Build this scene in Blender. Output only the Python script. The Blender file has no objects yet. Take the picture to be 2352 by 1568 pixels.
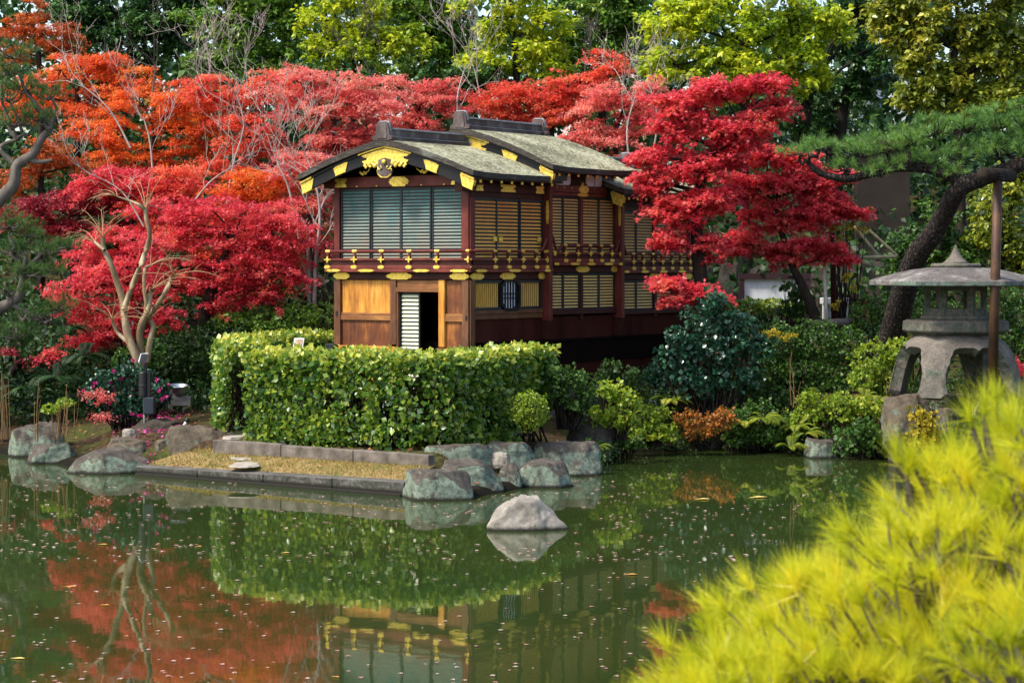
import bpy, math, random
import numpy as np
from mathutils import Vector, noise as mnoise

# ---------------------------------------------------------------- camera, sky, sun, exposure
scene = bpy.context.scene
COL = scene.collection
F = 5000.0; HX, HY = 1176.0, 607.0; CH = 3.33     # focal length in px of a 2352 px wide frame, horizon, eye height over the water
cam_d = bpy.data.cameras.new("camera"); cam = bpy.data.objects.new("camera", cam_d); COL.objects.link(cam)
cam.location = (0, 0, CH); cam.rotation_euler = (math.radians(90), 0, 0)
cam_d.sensor_width = 36; cam_d.lens = 36 * F / 2352
cam_d.shift_y = -(784 - HY) / 2352
cam_d.clip_end = 5000; cam_d.clip_start = 0.1
cam_d.dof.use_dof = True; cam_d.dof.focus_distance = 36; cam_d.dof.aperture_fstop = 6.5
scene.camera = cam

SUN_AZ = math.atan2(-0.90, -0.42)      # direction towards the sun in plan: left of and behind the camera
SUN_EL = math.radians(52)
w = bpy.data.worlds.new("World"); scene.world = w; w.use_nodes = True
nt = w.node_tree
sky = nt.nodes.new("ShaderNodeTexSky"); sky.sky_type = 'NISHITA'; sky.sun_disc = False
sky.sun_elevation = SUN_EL; sky.sun_rotation = SUN_AZ; sky.air_density = 1.0; sky.dust_density = 2.5; sky.ozone_density = 0.5
bg = nt.nodes["Background"]; bg.inputs[1].default_value = 0.15
nt.links.new(sky.outputs[0], bg.inputs[0])
sun_d = bpy.data.lights.new("sun", 'SUN'); sun = bpy.data.objects.new("sun", sun_d); COL.objects.link(sun)
sun_d.energy = 2.3; sun_d.angle = math.radians(9.0); sun_d.color = (1.0, 0.94, 0.84)
sd = Vector((math.sin(SUN_AZ) * math.cos(SUN_EL), math.cos(SUN_AZ) * math.cos(SUN_EL), math.sin(SUN_EL)))
sun.rotation_euler = sd.to_track_quat('Z', 'Y').to_euler(); sun.location = (-20, -20, 30)
scene.view_settings.view_transform = 'Standard'; scene.view_settings.look = 'None'
scene.view_settings.exposure = 1.12; scene.view_settings.gamma = 1.0
cy = scene.cycles
cy.max_bounces = 6; cy.diffuse_bounces = 3; cy.glossy_bounces = 3; cy.transmission_bounces = 4
cy.use_denoising = True; cy.sample_clamp_indirect = 6
try: cy.denoiser = 'OPENIMAGEDENOISE'; cy.denoising_input_passes = 'RGB_ALBEDO_NORMAL'
except Exception: pass

# ---------------------------------------------------------------- coordinates
def at(px, py, Y):
    return np.array([(px - HX) / F * Y, Y, CH - (py - HY) / F * Y])
def gp(px, py, z=0.0):
    return at(px, py, F * (CH - z) / (py - HY))
rng = np.random.default_rng(11)
random.seed(5)

# ---------------------------------------------------------------- node helpers
def srgb(r, g, b):
    f = lambda c: (c / 255 / 12.92) if c / 255 <= 0.04045 else ((c / 255 + 0.055) / 1.055) ** 2.4
    return (f(r), f(g), f(b), 1)
class NT:
    def __init__(s, name):
        s.m = bpy.data.materials.new(name); s.m.use_nodes = True; s.t = s.m.node_tree
        s.b = s.t.nodes["Principled BSDF"]; s.out = s.t.nodes["Material Output"]
    def n(s, typ, **kw):
        nd = s.t.nodes.new(typ)
        for k, v in kw.items():
            if k.startswith("i_"):
                key = k[2:]; key = int(key) if key.isdigit() else key.replace("_", " ")
                nd.inputs[key].default_value = v
            else: setattr(nd, k, v)
        return nd
    def l(s, a, b): s.t.links.new(a, b)
    def ramp(s, fac, stops, interp='LINEAR'):
        r = s.t.nodes.new("ShaderNodeValToRGB"); cr = r.color_ramp; cr.interpolation = interp
        while len(cr.elements) < len(stops): cr.elements.new(0.5)
        for e, (p, c) in zip(cr.elements, stops):
            e.position = p; e.color = c if len(c) == 4 else (*c, 1)
        if fac is not None: s.l(fac, r.inputs[0])
        return r
    def coord(s, kind="Object"):
        return s.t.nodes.new("ShaderNodeTexCoord").outputs[kind]
    def noise(s, scale, detail=4, rough=.55, vec=None, dist=0):
        nd = s.n("ShaderNodeTexNoise"); nd.inputs["Scale"].default_value = scale
        nd.inputs["Detail"].default_value = detail; nd.inputs["Roughness"].default_value = rough
        nd.inputs["Distortion"].default_value = dist
        if vec is not None: s.l(vec, nd.inputs["Vector"])
        return nd
    def scalev(s, vec, sc):
        mp = s.n("ShaderNodeMapping"); mp.inputs["Scale"].default_value = sc; s.l(vec, mp.inputs["Vector"]); return mp.outputs[0]
    def mix(s, fac, a, b, mode='MIX'):
        m = s.n("ShaderNodeMix", data_type='RGBA', blend_type=mode)
        for v, i in ((fac, 0), (a, 6), (b, 7)):
            if hasattr(v, "is_output"): s.l(v, m.inputs[i])
            else: m.inputs[i].default_value = v if i == 0 or len(v) == 4 else (*v, 1)
        return m.outputs[2]
    def math(s, op, a, b=0.0):
        m = s.n("ShaderNodeMath", operation=op)
        for v, i in ((a, 0), (b, 1)):
            if hasattr(v, "is_output"): s.l(v, m.inputs[i])
            else: m.inputs[i].default_value = v
        return m.outputs[0]
    def bump(s, h, strength=.4, dist=.02):
        b = s.n("ShaderNodeBump"); b.inputs["Strength"].default_value = strength; b.inputs["Distance"].default_value = dist
        s.l(h, b.inputs["Height"]); s.l(b.outputs[0], s.b.inputs["Normal"])
    def set(s, **kw):
        for k, v in kw.items():
            key = k.replace("_", " ")
            if hasattr(v, "is_output"): s.l(v, s.b.inputs[key])
            else: s.b.inputs[key].default_value = v
        return s

def leaf_mat(name, stops, rough=.45, trans=.35, spec=.35, var=.35, vscale=.9, tboost=1.25):
    k = NT(name)
    a = k.n("ShaderNodeAttribute", attribute_name="rnd").outputs["Fac"]
    no = k.noise(vscale, 2, .5, k.coord()).outputs[0]
    f = k.math('ADD', a, k.math('MULTIPLY', k.math('SUBTRACT', no, .5), var * 2))
    c = k.ramp(f, stops).outputs[0]
    k.set(Base_Color=c, Roughness=rough); k.b.inputs["Specular IOR Level"].default_value = spec
    tr = k.n("ShaderNodeBsdfTranslucent")
    k.l(k.mix(1.0, c, (tboost, tboost * 1.05, tboost * .8, 1), 'MULTIPLY'), tr.inputs[0])
    mx = k.n("ShaderNodeMixShader"); mx.inputs[0].default_value = trans
    k.l(k.b.outputs[0], mx.inputs[1]); k.l(tr.outputs[0], mx.inputs[2]); k.l(mx.outputs[0], k.out.inputs[0])
    return k.m
def noisy_mat(name, c1, c2, scale=6, rough=.7, stretch=None, bump=.3, bdist=.01, metal=0, spec=.4, c3=None, detail=5):
    k = NT(name); v = k.coord()
    if stretch: v = k.scalev(v, stretch)
    nf = k.noise(scale, detail, .6, v)
    st = [(.3, c1), (.7, c2)] if c3 is None else [(.28, c1), (.5, c2), (.72, c3)]
    k.set(Base_Color=k.ramp(nf.outputs[0], st).outputs[0], Roughness=rough, Metallic=metal)
    k.b.inputs["Specular IOR Level"].default_value = spec
    if bump: k.bump(k.noise(scale * 3, 4, .6, v).outputs[0], bump, bdist)
    return k.m

# ---------------------------------------------------------------- mesh helpers
def mesh_from(name, V, faces_list, rnd=None, smooth=False, mats=None, midx=None):
    """V (n,3); faces_list: arrays (m,k) of vertex indices, one array per face size"""
    me = bpy.data.meshes.new(name); V = np.asarray(V, dtype=np.float32)
    me.vertices.add(len(V)); me.vertices.foreach_set("co", V.ravel())
    loops = np.concatenate([f.ravel() for f in faces_list]).astype(np.int32)
    sizes = np.concatenate([np.full(len(f), f.shape[1]) for f in faces_list])
    starts = np.concatenate([[0], np.cumsum(sizes)[:-1]]).astype(np.int32)
    me.loops.add(len(loops)); me.loops.foreach_set("vertex_index", loops)
    me.polygons.add(len(sizes)); me.polygons.foreach_set("loop_start", starts)
    if midx is not None: me.polygons.foreach_set("material_index", np.asarray(midx, dtype=np.int32))
    me.update(calc_edges=True)
    if smooth: me.polygons.foreach_set("use_smooth", np.ones(len(sizes), dtype=bool))
    if rnd is not None:
        at_ = me.attributes.new("rnd", 'FLOAT', 'POINT'); at_.data.foreach_set("value", np.asarray(rnd, dtype=np.float32))
    for m in (mats or []): me.materials.append(m)
    return me
def link(name, me, parent=None, loc=(0, 0, 0)):
    o = bpy.data.objects.new(name, me); COL.objects.link(o); o.location = loc
    if parent is not None: o.parent = parent
    return o
def tag(o, label=None, cat=None, group=None, kind=None):
    for k, v in (("label", label), ("category", cat), ("group", group), ("kind", kind)):
        if v: o[k] = v
    return o
def thing(name, label, cat, loc, group=None, rotz=0):
    o = bpy.data.objects.new(name, None); COL.objects.link(o); o.location = loc; o.rotation_euler = (0, 0, rotz)
    o.empty_display_size = .2
    return tag(o, label, cat, group)

class MB:
    """collects shapes into ONE mesh; faces may carry a material slot"""
    def __init__(s): s.v = []; s.f = []; s.m = []; s.n = 0
    def add(s, V, faces, mi=0):
        V = np.asarray(V, dtype=float); s.v.append(V)
        for f in faces: s.f.append([i + s.n for i in f]); s.m.append(mi)
        s.n += len(V); return s
    def box(s, x0, x1, y0, y1, z0, z1, mi=0):
        V = [(x, y, z) for z in (z0, z1) for y in (y0, y1) for x in (x0, x1)]
        return s.add(V, [(0, 2, 3, 1), (4, 5, 7, 6), (0, 1, 5, 4), (2, 6, 7, 3), (0, 4, 6, 2), (1, 3, 7, 5)], mi)
    def hexa(s, V, mi=0):
        return s.add(V, [(0, 2, 3, 1), (4, 5, 7, 6), (0, 1, 5, 4), (2, 6, 7, 3), (0, 4, 6, 2), (1, 3, 7, 5)], mi)
    def tube(s, pts, rad, n=8, mi=0, caps=True):
        V, Fq, cap = tube_arrays(pts, rad, n)
        s.add(V, Fq.tolist() + ([c.tolist() for c in cap] if caps else []), mi); return s
    def prism(s, outline, mapf, t0, t1, mi=0):
        """outline: 2-D points; mapf(u,v,t)->xyz"""
        k = len(outline); V = [mapf(u, v, t0) for u, v in outline] + [mapf(u, v, t1) for u, v in outline]
        return s.add(V, [list(range(k))[::-1], list(range(k, 2 * k))] + [(i, (i + 1) % k, k + (i + 1) % k, k + i) for i in range(k)], mi)
    def lathe(s, prof, c, n=24, mi=0):
        """prof: (r,z) list"""
        a = np.linspace(0, 2 * math.pi, n, endpoint=False); V = []
        for r, z in prof: V += [(c[0] + r * math.cos(t), c[1] + r * math.sin(t), c[2] + z) for t in a]
        fs = [(i * n + j, i * n + (j + 1) % n, (i + 1) * n + (j + 1) % n, (i + 1) * n + j) for i in range(len(prof) - 1) for j in range(n)]
        fs += [list(range(n))[::-1], [(len(prof) - 1) * n + j for j in range(n)]]
        return s.add(V, fs, mi)
    def build(s, name, mats, parent=None, off=(0, 0, 0), smooth=False, bevel=0):
        V = np.concatenate(s.v) - np.asarray(off)
        me = bpy.data.meshes.new(name); me.from_pydata(V.tolist(), [], s.f)
        for m in (mats if isinstance(mats, (list, tuple)) else [mats]): me.materials.append(m)
        me.polygons.foreach_set("material_index", s.m)
        if smooth: me.polygons.foreach_set("use_smooth", [True] * len(s.f))
        me.update()
        o = link(name, me, parent)
        if bevel:
            b = o.modifiers.new("bevel", 'BEVEL'); b.width = bevel; b.segments = 2; b.limit_method = 'ANGLE'
        return o

def tube_arrays(pts, rad, n=8):
    P = np.asarray(pts, dtype=float); k = len(P)
    R = np.full(k, rad, dtype=float) if np.isscalar(rad) else np.asarray(rad, dtype=float)
    T = np.gradient(P, axis=0); T /= np.linalg.norm(T, axis=1)[:, None] + 1e-9
    ref = np.array([0.31, 0.17, 0.93]) if abs(T[0] @ np.array([0, 0, 1])) < .95 else np.array([1.0, .1, 0])
    X = np.cross(T, ref); X /= np.linalg.norm(X, axis=1)[:, None] + 1e-9
    Yv = np.cross(T, X)
    a = np.linspace(0, 2 * math.pi, n, endpoint=False)
    V = P[:, None, :] + R[:, None, None] * (np.cos(a)[None, :, None] * X[:, None, :] + np.sin(a)[None, :, None] * Yv[:, None, :])
    i = np.arange(k - 1)[:, None] * n; j = np.arange(n)[None, :]; j2 = (j + 1) % n
    Fq = np.stack([i + j, i + j2, i + n + j2, i + n + j], -1).reshape(-1, 4)
    return V.reshape(-1, 3), Fq, [np.arange(n)[::-1], (k - 1) * n + np.arange(n)]

class Wood:
    """many tubes fast, one mesh"""
    def __init__(s): s.v = []; s.f = []; s.n = 0
    def tube(s, pts, rad, n=6):
        V, Fq, _ = tube_arrays(pts, rad, n); s.v.append(V); s.f.append(Fq + s.n); s.n += len(V)
    def build(s, name, mat, parent, off, smooth=True):
        me = mesh_from(name, np.concatenate(s.v) - np.asarray(off), [np.concatenate(s.f)], smooth=smooth, mats=[mat])
        return link(name, me, parent)

OVAL = (np.array([[0, 0, 0], [-.5, .45, .10], [0, 1, -.06], [.5, .45, .10]]), np.array([[0, 3, 2], [0, 2, 1]]))
LANCE = (np.array([[0, 0, 0], [-.32, .4, .08], [0, 1, -.10], [.32, .4, .08]]), np.array([[0, 3, 2], [0, 2, 1]]))
STAR3 = (np.array([[0, 0, 0], [-.62, .52, -.05], [-.16, .42, .05], [0, 1, -.1], [.16, .42, .05], [.62, .52, -.05]]),
         np.array([[0, 2, 1], [0, 3, 2], [0, 4, 3], [0, 5, 4]]))
def _star5():
    tips = [(-.55, .05), (-.72, .55), (0, 1.0), (.72, .55), (.55, .05)]; notch = [(-.26, .22), (-.2, .46), (.2, .46), (.26, .22)]
    V = [(0, .02, 0)]; 
    for i in range(5):
        V.append((*tips[i], -.08))
        if i < 4: V.append((*notch[i], .04))
    return np.array(V), np.array([[0, i + 1, i] for i in range(1, 9)])
STAR5 = _star5()
NEEDLE = (np.array([[-.5, 0, 0], [.5, 0, 0], [0, 1, 0]]), np.array([[0, 1, 2]]))
def unit(a): return a / (np.linalg.norm(a, axis=-1, keepdims=True) + 1e-9)
class Leaves:
    def __init__(s): s.v = []; s.f = []; s.r = []; s.n = 0
    def add(s, T, pos, d, n, size, rnd, width=1.0):
        tv, tf = T; m = len(pos)
        if m == 0: return
        y = unit(d); z = unit(n - (n * y).sum(-1, keepdims=True) * y); x = np.cross(y, z)
        size = np.broadcast_to(size, (m,)); wd = np.broadcast_to(width, (m,))
        V = pos[:, None, :] + size[:, None, None] * (tv[None, :, 0:1] * x[:, None, :] * wd[:, None, None] + tv[None, :, 1:2] * y[:, None, :] + tv[None, :, 2:3] * z[:, None, :])
        s.v.append(V.reshape(-1, 3)); k = len(tv)
        s.f.append((tf[None] + (np.arange(m) * k)[:, None, None] + s.n).reshape(-1, 3))
        s.r.append(np.repeat(np.clip(rnd, 0, 1), k)); s.n += m * k
    def build(s, name, mat, parent, off=(0, 0, 0)):
        me = mesh_from(name, np.concatenate(s.v) - np.asarray(off), [np.concatenate(s.f)], rnd=np.concatenate(s.r), mats=[mat])
        return link(name, me, parent)
def rdir(m, up=0.0):
    v = unit(rng.normal(size=(m, 3))); v[:, 2] += up; return unit(v)
def bez(p0, p1, bend, n=7):
    """curve from p0 to p1 bulging by `bend` (vector)"""
    t = np.linspace(0, 1, n)[:, None]; mid = (np.asarray(p0) + np.asarray(p1)) / 2 + np.asarray(bend)
    return (1 - t) ** 2 * np.asarray(p0) + 2 * t * (1 - t) * mid + t ** 2 * np.asarray(p1)
# ---------------------------------------------------------------- materials of the setting
def m_ground():
    k = NT("garden_soil"); v = k.coord()
    n1 = k.noise(.8, 6, .6, v).outputs[0]; n2 = k.noise(14, 5, .7, v).outputs[0]
    base = k.ramp(n2, [(.3, (.022, .014, .008)), (.5, (.05, .032, .017)), (.7, (.11, .075, .04))]).outputs[0]
    moss = k.ramp(n2, [(.3, (.02, .03, .006)), (.7, (.08, .09, .02))]).outputs[0]
    fac = k.ramp(n1, [(.45, (0, 0, 0)), (.62, (1, 1, 1))]).outputs[0]
    g = k.n('ShaderNodeNewGeometry'); z = k.n('ShaderNodeSeparateXYZ'); k.l(g.outputs['Position'], z.inputs[0]); wet = k.ramp(k.math('ADD', z.outputs[2], k.math('MULTIPLY', n2, .08)), [(.12, (1, 1, 1)), (.26, (0, 0, 0))]).outputs[0]  # wet soil, blackened further to paint in the shade of overhanging plants
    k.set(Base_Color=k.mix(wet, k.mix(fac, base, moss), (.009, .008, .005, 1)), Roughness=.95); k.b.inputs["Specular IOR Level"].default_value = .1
    k.bump(n2, .8, .03); return k.m
def m_water():
    k = NT("pond_water"); v = k.coord()
    n0 = k.noise(.25, 3, .5, v).outputs[0]
    c = k.ramp(n0, [(.3, (.020, .038, .009)), (.7, (.034, .048, .011))]).outputs[0]
    k.set(Base_Color=c, Roughness=.025, IOR=1.42); k.b.inputs["Specular IOR Level"].default_value = .5
    w1 = k.noise(2.2, 2, .5, k.scalev(v, (1, .55, 1))).outputs[0]
    w2 = k.noise(7, 2, .5, k.scalev(v, (1, .5, 1))).outputs[0]
    k.bump(k.math('ADD', w1, k.math('MULTIPLY', w2, .25)), .065, .018); return k.m
def m_rock(name, top, mid, dark, lichen, lfac=.5, scale=1.0, wetz=(.045, .09)):
    k = NT(name); v = k.coord(); g = k.n("ShaderNodeNewGeometry")
    big = k.noise(1.6 * scale, 5, .65, v, .6).outputs[0]; fine = k.noise(13 * scale, 9, .78, v).outputs[0]; li = k.noise(3.6 * scale, 9, .78, v, .5).outputs[0]
    c = k.ramp(k.math('ADD', k.math('MULTIPLY', big, .5), k.math('MULTIPLY', fine, .5)), [(.32, dark), (.5, mid), (.68, top)]).outputs[0]
    sep = k.n("ShaderNodeSeparateXYZ"); k.l(g.outputs["Normal"], sep.inputs[0])
    side = k.math('SUBTRACT', 1.0, k.math('MULTIPLY', k.math('MAXIMUM', sep.outputs[2], 0), .55))
    lf = k.ramp(k.math('MULTIPLY', li, side), [(.565 - lfac * .34, (0, 0, 0)), (.64 - lfac * .34, (.9, .9, .9))]).outputs[0]
    lc = k.ramp(fine, [(.35, tuple(x * .3 for x in lichen)), (.62, lichen)]).outputs[0]
    c = k.mix(lf, c, lc)
    # wet band just over the water
    z = k.n("ShaderNodeSeparateXYZ"); k.l(g.outputs["Position"], z.inputs[0])
    wet = k.ramp(k.math('ADD', z.outputs[2], k.math('MULTIPLY', fine, .06)), [(wetz[0], (1, 1, 1)), (wetz[1], (0, 0, 0))]).outputs[0]
    c = k.mix(wet, c, (.018, .016, .011, 1))
    k.set(Base_Color=c, Roughness=.85); k.b.inputs["Specular IOR Level"].default_value = .25
    k.bump(fine, .9, .03); return k.m

M = {}
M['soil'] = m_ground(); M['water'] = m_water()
M['rock_green'] = m_rock('lichen_rock', (.21, .18, .145), (.085, .072, .057), (.018, .016, .013), (.27, .34, .25), .55)
M['rock_brown'] = m_rock('brown_rock', (.21, .17, .125), (.11, .087, .06), (.03, .024, .018), (.22, .27, .20), .3)
M['rock_pale'] = m_rock('pale_rock', (.42, .38, .32), (.29, .26, .215), (.11, .095, .075), (.30, .28, .19), .2)
M['rock_blue'] = m_rock('blue_rock', (.22, .21, .19), (.10, .09, .08), (.03, .025, .02), (.42, .52, .50), .6)
M['rock_dark'] = m_rock('dark_rock', (.10, .08, .06), (.05, .04, .03), (.014, .012, .010), (.11, .11, .08), .25)
M['curb'] = noisy_mat('kerb_stone', (.05, .04, .03), (.12, .10, .08), 5, .9, bump=.6, bdist=.01, c3=(.20, .17, .14))
M['coping'] = m_rock('coping_stone', (.22, .205, .185), (.12, .11, .095), (.035, .032, .027), (.07, .075, .055), .35, 1.6, (.08, .125))
M['step'] = noisy_mat('stepping_stone', (.22, .19, .15), (.42, .38, .32), 5, .9, bump=.5, bdist=.01)

# ---------------------------------------------------------------- terrain
POND = np.array([(-60, 38.4), (-12, 38.4), (-9.2, 38.4), (-8.3, 37.4), (-7.1, 35.3), (-5.9, 34.55), (-1.6, 31.35), (-.5, 31.1), (.6, 33.0), (1.3, 35.2), (1.9, 38.3),
                 (4.1, 39.2), (5.1, 38), (6.4, 37.3), (7.2, 36.2), (8.2, 33), (9.5, 26), (11, 12), (10, 9.5), (-60, 9.5)], dtype=float)
def pond_d(x, y):
    """signed distance to the pond outline, positive on land"""
    x = np.asarray(x, float); y = np.asarray(y, float); P = np.stack([x.ravel(), y.ravel()], 1)
    best = np.full(len(P), 1e9); inside = np.zeros(len(P), bool)
    for i in range(len(POND)):
        a, b = POND[i], POND[(i + 1) % len(POND)]; ab = b - a
        t = np.clip(((P - a) @ ab) / (ab @ ab), 0, 1); best = np.minimum(best, np.hypot(*(P - a - t[:, None] * ab).T))
        c = ((a[1] > P[:, 1]) != (b[1] > P[:, 1])) & (P[:, 0] < (b[0] - a[0]) * (P[:, 1] - a[1]) / (b[1] - a[1] + 1e-12) + a[0]); inside ^= c
    return np.where(inside, -best, best).reshape(x.shape)
def sm(a, b, x): t = np.clip((x - a) / (b - a), 0, 1); return t * t * (3 - 2 * t)
def terrain(x, y):
    x = np.asarray(x, float); y = np.asarray(y, float); d = pond_d(x, y)
    lawn = (x > -6.6) & (x < -.6) & (y < 37)
    h = -.6 + .72 * sm(-.5, .25, d)
    h = h + np.where(x > 1.9, .85 * sm(.1, 1.6, d), np.where(lawn, .36 * sm(1.0, 1.45, d), .42 * sm(.3, 2.2, d)))
    h = h + np.where(x > 1.9, .0, .4 * sm(2.5, 6, d)) 
    hill = sm(43.5, 62, y) * 4.6 + sm(60, 85, y) * 1.0 + .8 * sm(40, 46, y) * sm(-2, -8, x)
    h = h + hill - 4.5 * sm(95, 140, y)
    near = y < 20
    h = np.where(near, np.minimum(h, .5), h)
    return h
xs = np.concatenate([np.linspace(-900, -40, 14)[:-1], np.linspace(-40, -14, 27)[:-1], np.linspace(-14, 14, 141)[:-1], np.linspace(14, 40, 27)[:-1], np.linspace(40, 900, 14)])
ys = np.concatenate([np.linspace(-300, 0, 8)[:-1], np.linspace(0, 28, 29)[:-1], np.linspace(28, 47, 96)[:-1], np.linspace(47, 100, 54)[:-1], np.linspace(100, 1800, 18)])
gx, gy = np.meshgrid(xs, ys); gz = terrain(gx, gy)
fine = np.array([mnoise.noise((float(a) * 1.3, float(b) * 1.3, 0)) for a, b in zip(gx.ravel(), gy.ravel())]).reshape(gx.shape)
gz = gz + .05 * fine * (gz > .1)
nx, ny = len(xs), len(ys); i = np.arange(ny - 1)[:, None] * nx; j = np.arange(nx - 1)[None]
Fg = np.stack([i + j, i + j + 1, i + j + 1 + nx, i + j + nx], -1).reshape(-1, 4)
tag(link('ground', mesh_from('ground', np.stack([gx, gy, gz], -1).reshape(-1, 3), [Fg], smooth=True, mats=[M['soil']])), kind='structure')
tag(link('pond_water', mesh_from('pond_water', [(-70, 5, 0), (40, 5, 0), (40, 46, 0), (-70, 46, 0)], [np.array([[0, 1, 2, 3]])], mats=[M['water']])), kind='structure')

# lower lawn between the two stone edges
def m_lawn():
    k = NT("dry_lawn"); v = k.coord()
    n1 = k.noise(2.5, 5, .65, v).outputs[0]; n2 = k.noise(30, 4, .7, v).outputs[0]
    a = k.ramp(n2, [(.3, (.10, .06, .02)), (.5, (.30, .20, .07)), (.7, (.48, .35, .15))]).outputs[0]
    b = k.ramp(n2, [(.3, (.04, .05, .01)), (.7, (.19, .20, .04))]).outputs[0]
    k.set(Base_Color=k.mix(k.ramp(n1, [(.5, (0, 0, 0)), (.66, (1, 1, 1))]).outputs[0], a, b), Roughness=.95)
    k.bump(n2, 1, .03); return k.m
M['lawn'] = m_lawn()
OA, OB = np.array((-5.85, 34.85, .13)), np.array((-1.4, 31.6, .19))     # outer coping, back edge
KA, KB = gp(470, 1030, .34), gp(1000, 1070, .33)                        # kerb foot
nu, nv = 30, 10
lv = []
for u in np.linspace(0, 1, nu):
    a = OA + (OB - OA) * u; b = KA + (KB - KA) * u
    for v_ in np.linspace(0, 1, nv):
        p = a + (b - a) * v_; p = p.copy(); p[2] += .035 * math.sin(math.pi * v_) + .018 * mnoise.noise((p[0] * 3, p[1] * 3, 1)); lv.append(p)
i = np.arange(nu - 1)[:, None] * nv; j = np.arange(nv - 1)[None]
tag(link('lawn', mesh_from('lawn', np.array(lv), [np.stack([i + j, i + j + nv, i + j + nv + 1, i + j + 1], -1).reshape(-1, 4)], smooth=True, mats=[M['lawn']])), kind='structure')
LAWN = np.array(lv)

def stone_strip(name, label, A, B, width, ztop_a, ztop_b, zbot, mat, pieces, cat='kerb'):
    """long straight stone edging of several butted blocks, from A to B (front top edge)"""
    A = np.array(A, float); B = np.array(B, float); d = unit((B - A)[None, :2])[0]; nrm = np.array([-d[1], d[0]])
    if nrm[1] < 0: nrm = -nrm
    mb = MB(); L = np.linalg.norm((B - A)[:2]); cuts = np.linspace(0, L, pieces + 1)
    for q in range(pieces):
        c0, c1 = cuts[q] + .006, cuts[q + 1] - .006; V = []
        dz = random.uniform(-.008, .008)
        for zt in (0, 1):
            for o in (0, width):
                for c in (c0, c1):
                    t = c / L; z = (ztop_a + (ztop_b - ztop_a) * t + dz) if zt else zbot
                    p = A[:2] + d * c + nrm * o; V.append((p[0], p[1], z))
        mb.hexa(V)
    o = mb.build(name, mat, bevel=.014); return tag(o, label, cat)
stone_strip('coping_kerb', 'long flat stone edging at the waterline below the dry lawn', (-6.0, 34.60), (-1.55, 31.36), .3, .125, .19, -.3, M['coping'], 4)
stone_strip('coping_footing', 'low wet ledge along the foot of the stone edging in the water', (-5.98, 34.47), (-1.6, 31.27), .10, .025, .025, -.4, M['coping'], 1, 'ledge')
stone_strip('planting_kerb', 'grey stone kerb under the front of the clipped hedge', gp(487, 1010, .52), gp(985, 1045, .5), .16, .52, .5, .2, M['curb'], 3)

# grass blades over the lawn and loose leaf litter
M['grass'] = leaf_mat('dry_grass', [(0, (.07, .06, .015)), (.35, (.30, .20, .06)), (.7, (.50, .37, .15)), (.92, (.16, .2, .03)), (1, (.14, .22, .03))], .7, .3, .1, .25, 1.2)
gl = Leaves()
n = 9000; u, v_ = rng.random(n), rng.random(n)
pa = OA + (OB - OA) * u[:, None]; pb = KA + (KB - KA) * u[:, None]; P = pa + (pb - pa) * v_[:, None]; P[:, 2] += .03 * np.sin(math.pi * v_)
gl.add(NEEDLE, P, rdir(n, 1.0), rdir(n), rng.uniform(.03, .085, n), rng.random(n), .14)
tag(gl.build('grass', M['grass'], None), kind='stuff')
M['litter'] = leaf_mat('leaf_litter', [(0, (.05, .025, .012)), (.4, (.16, .08, .03)), (.75, (.34, .18, .07)), (1, (.40, .10, .04))], .7, .15, .2, .2)
ll = Leaves(); n = 9000
px = rng.uniform(0, 2150, n); py = rng.uniform(880, 1060, n)
P = np.array([gp(a, b, .6) for a, b in zip(px, py)]); P[:, 2] = terrain(P[:, 0], P[:, 1]) + .03
ok = (pond_d(P[:, 0], P[:, 1]) > .25); P = P[ok]; n = len(P)
ll.add(STAR3, P, rdir(n) * np.array([1, 1, .25]), np.array([0, 0, 1]) + rng.normal(0, .4, (n, 3)), rng.uniform(.04, .08, n), rng.random(n))
tag(ll.build('leaf_litter', M['litter'], None), kind='stuff')
# ---------------------------------------------------------------- the houseboat: local x along the front (0 = right corner, -3 = left), y along the side, z over the water
HZ = 1.0
house = thing('boat_house', 'two storey lacquered wooden houseboat with golden fittings and bark roofs behind the hedge', 'houseboat',
              (-.743, 37.9, HZ), rotz=-math.atan2(.565, .825))
HO = (0, 0, HZ)
def wood_mat(name, c1, c2, c3, sc=2.2, rough=.55, spec=.4, axis='z', stain=.5):
    k = NT(name); v = k.coord(); st = {'z': (7, 7, .8), 'x': (.8, 7, 7), 'y': (7, .8, 7)}[axis]
    n1 = k.noise(sc, 6, .6, k.scalev(v, st), .6).outputs[0]; n2 = k.noise(1.7, 4, .6, v).outputs[0]
    f = k.math('ADD', k.math('MULTIPLY', n1, 1 - stain), k.math('MULTIPLY', n2, stain))
    k.set(Base_Color=k.ramp(f, [(.34, c1), (.5, c2), (.64, c3)]).outputs[0], Roughness=rough); k.b.inputs["Specular IOR Level"].default_value = spec
    k.bump(n1, .25, .004); return k.m
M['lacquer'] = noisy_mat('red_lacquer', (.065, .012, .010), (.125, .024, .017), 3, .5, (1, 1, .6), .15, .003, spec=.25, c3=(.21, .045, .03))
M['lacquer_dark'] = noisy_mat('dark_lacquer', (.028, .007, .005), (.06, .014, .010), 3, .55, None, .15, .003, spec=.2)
M['black'] = noisy_mat('black_lacquer', (.005, .005, .006), (.012, .012, .013), 4, .45, None, .1, .002, spec=.25)
M['ink'] = noisy_mat('charcoal_frame', (.010, .014, .016), (.022, .028, .031), 5, .5, None, .1, .002)
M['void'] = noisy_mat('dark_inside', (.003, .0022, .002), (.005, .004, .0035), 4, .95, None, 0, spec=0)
M['gold'] = noisy_mat('gilt_metal', (.46, .27, .035), (.82, .58, .09), 22, .40, None, .7, .004, metal=.55, c3=(.95, .78, .22), detail=8)
M['post'] = wood_mat('brown_post', (.045, .018, .008), (.12, .045, .016), (.20, .085, .03))
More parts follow.
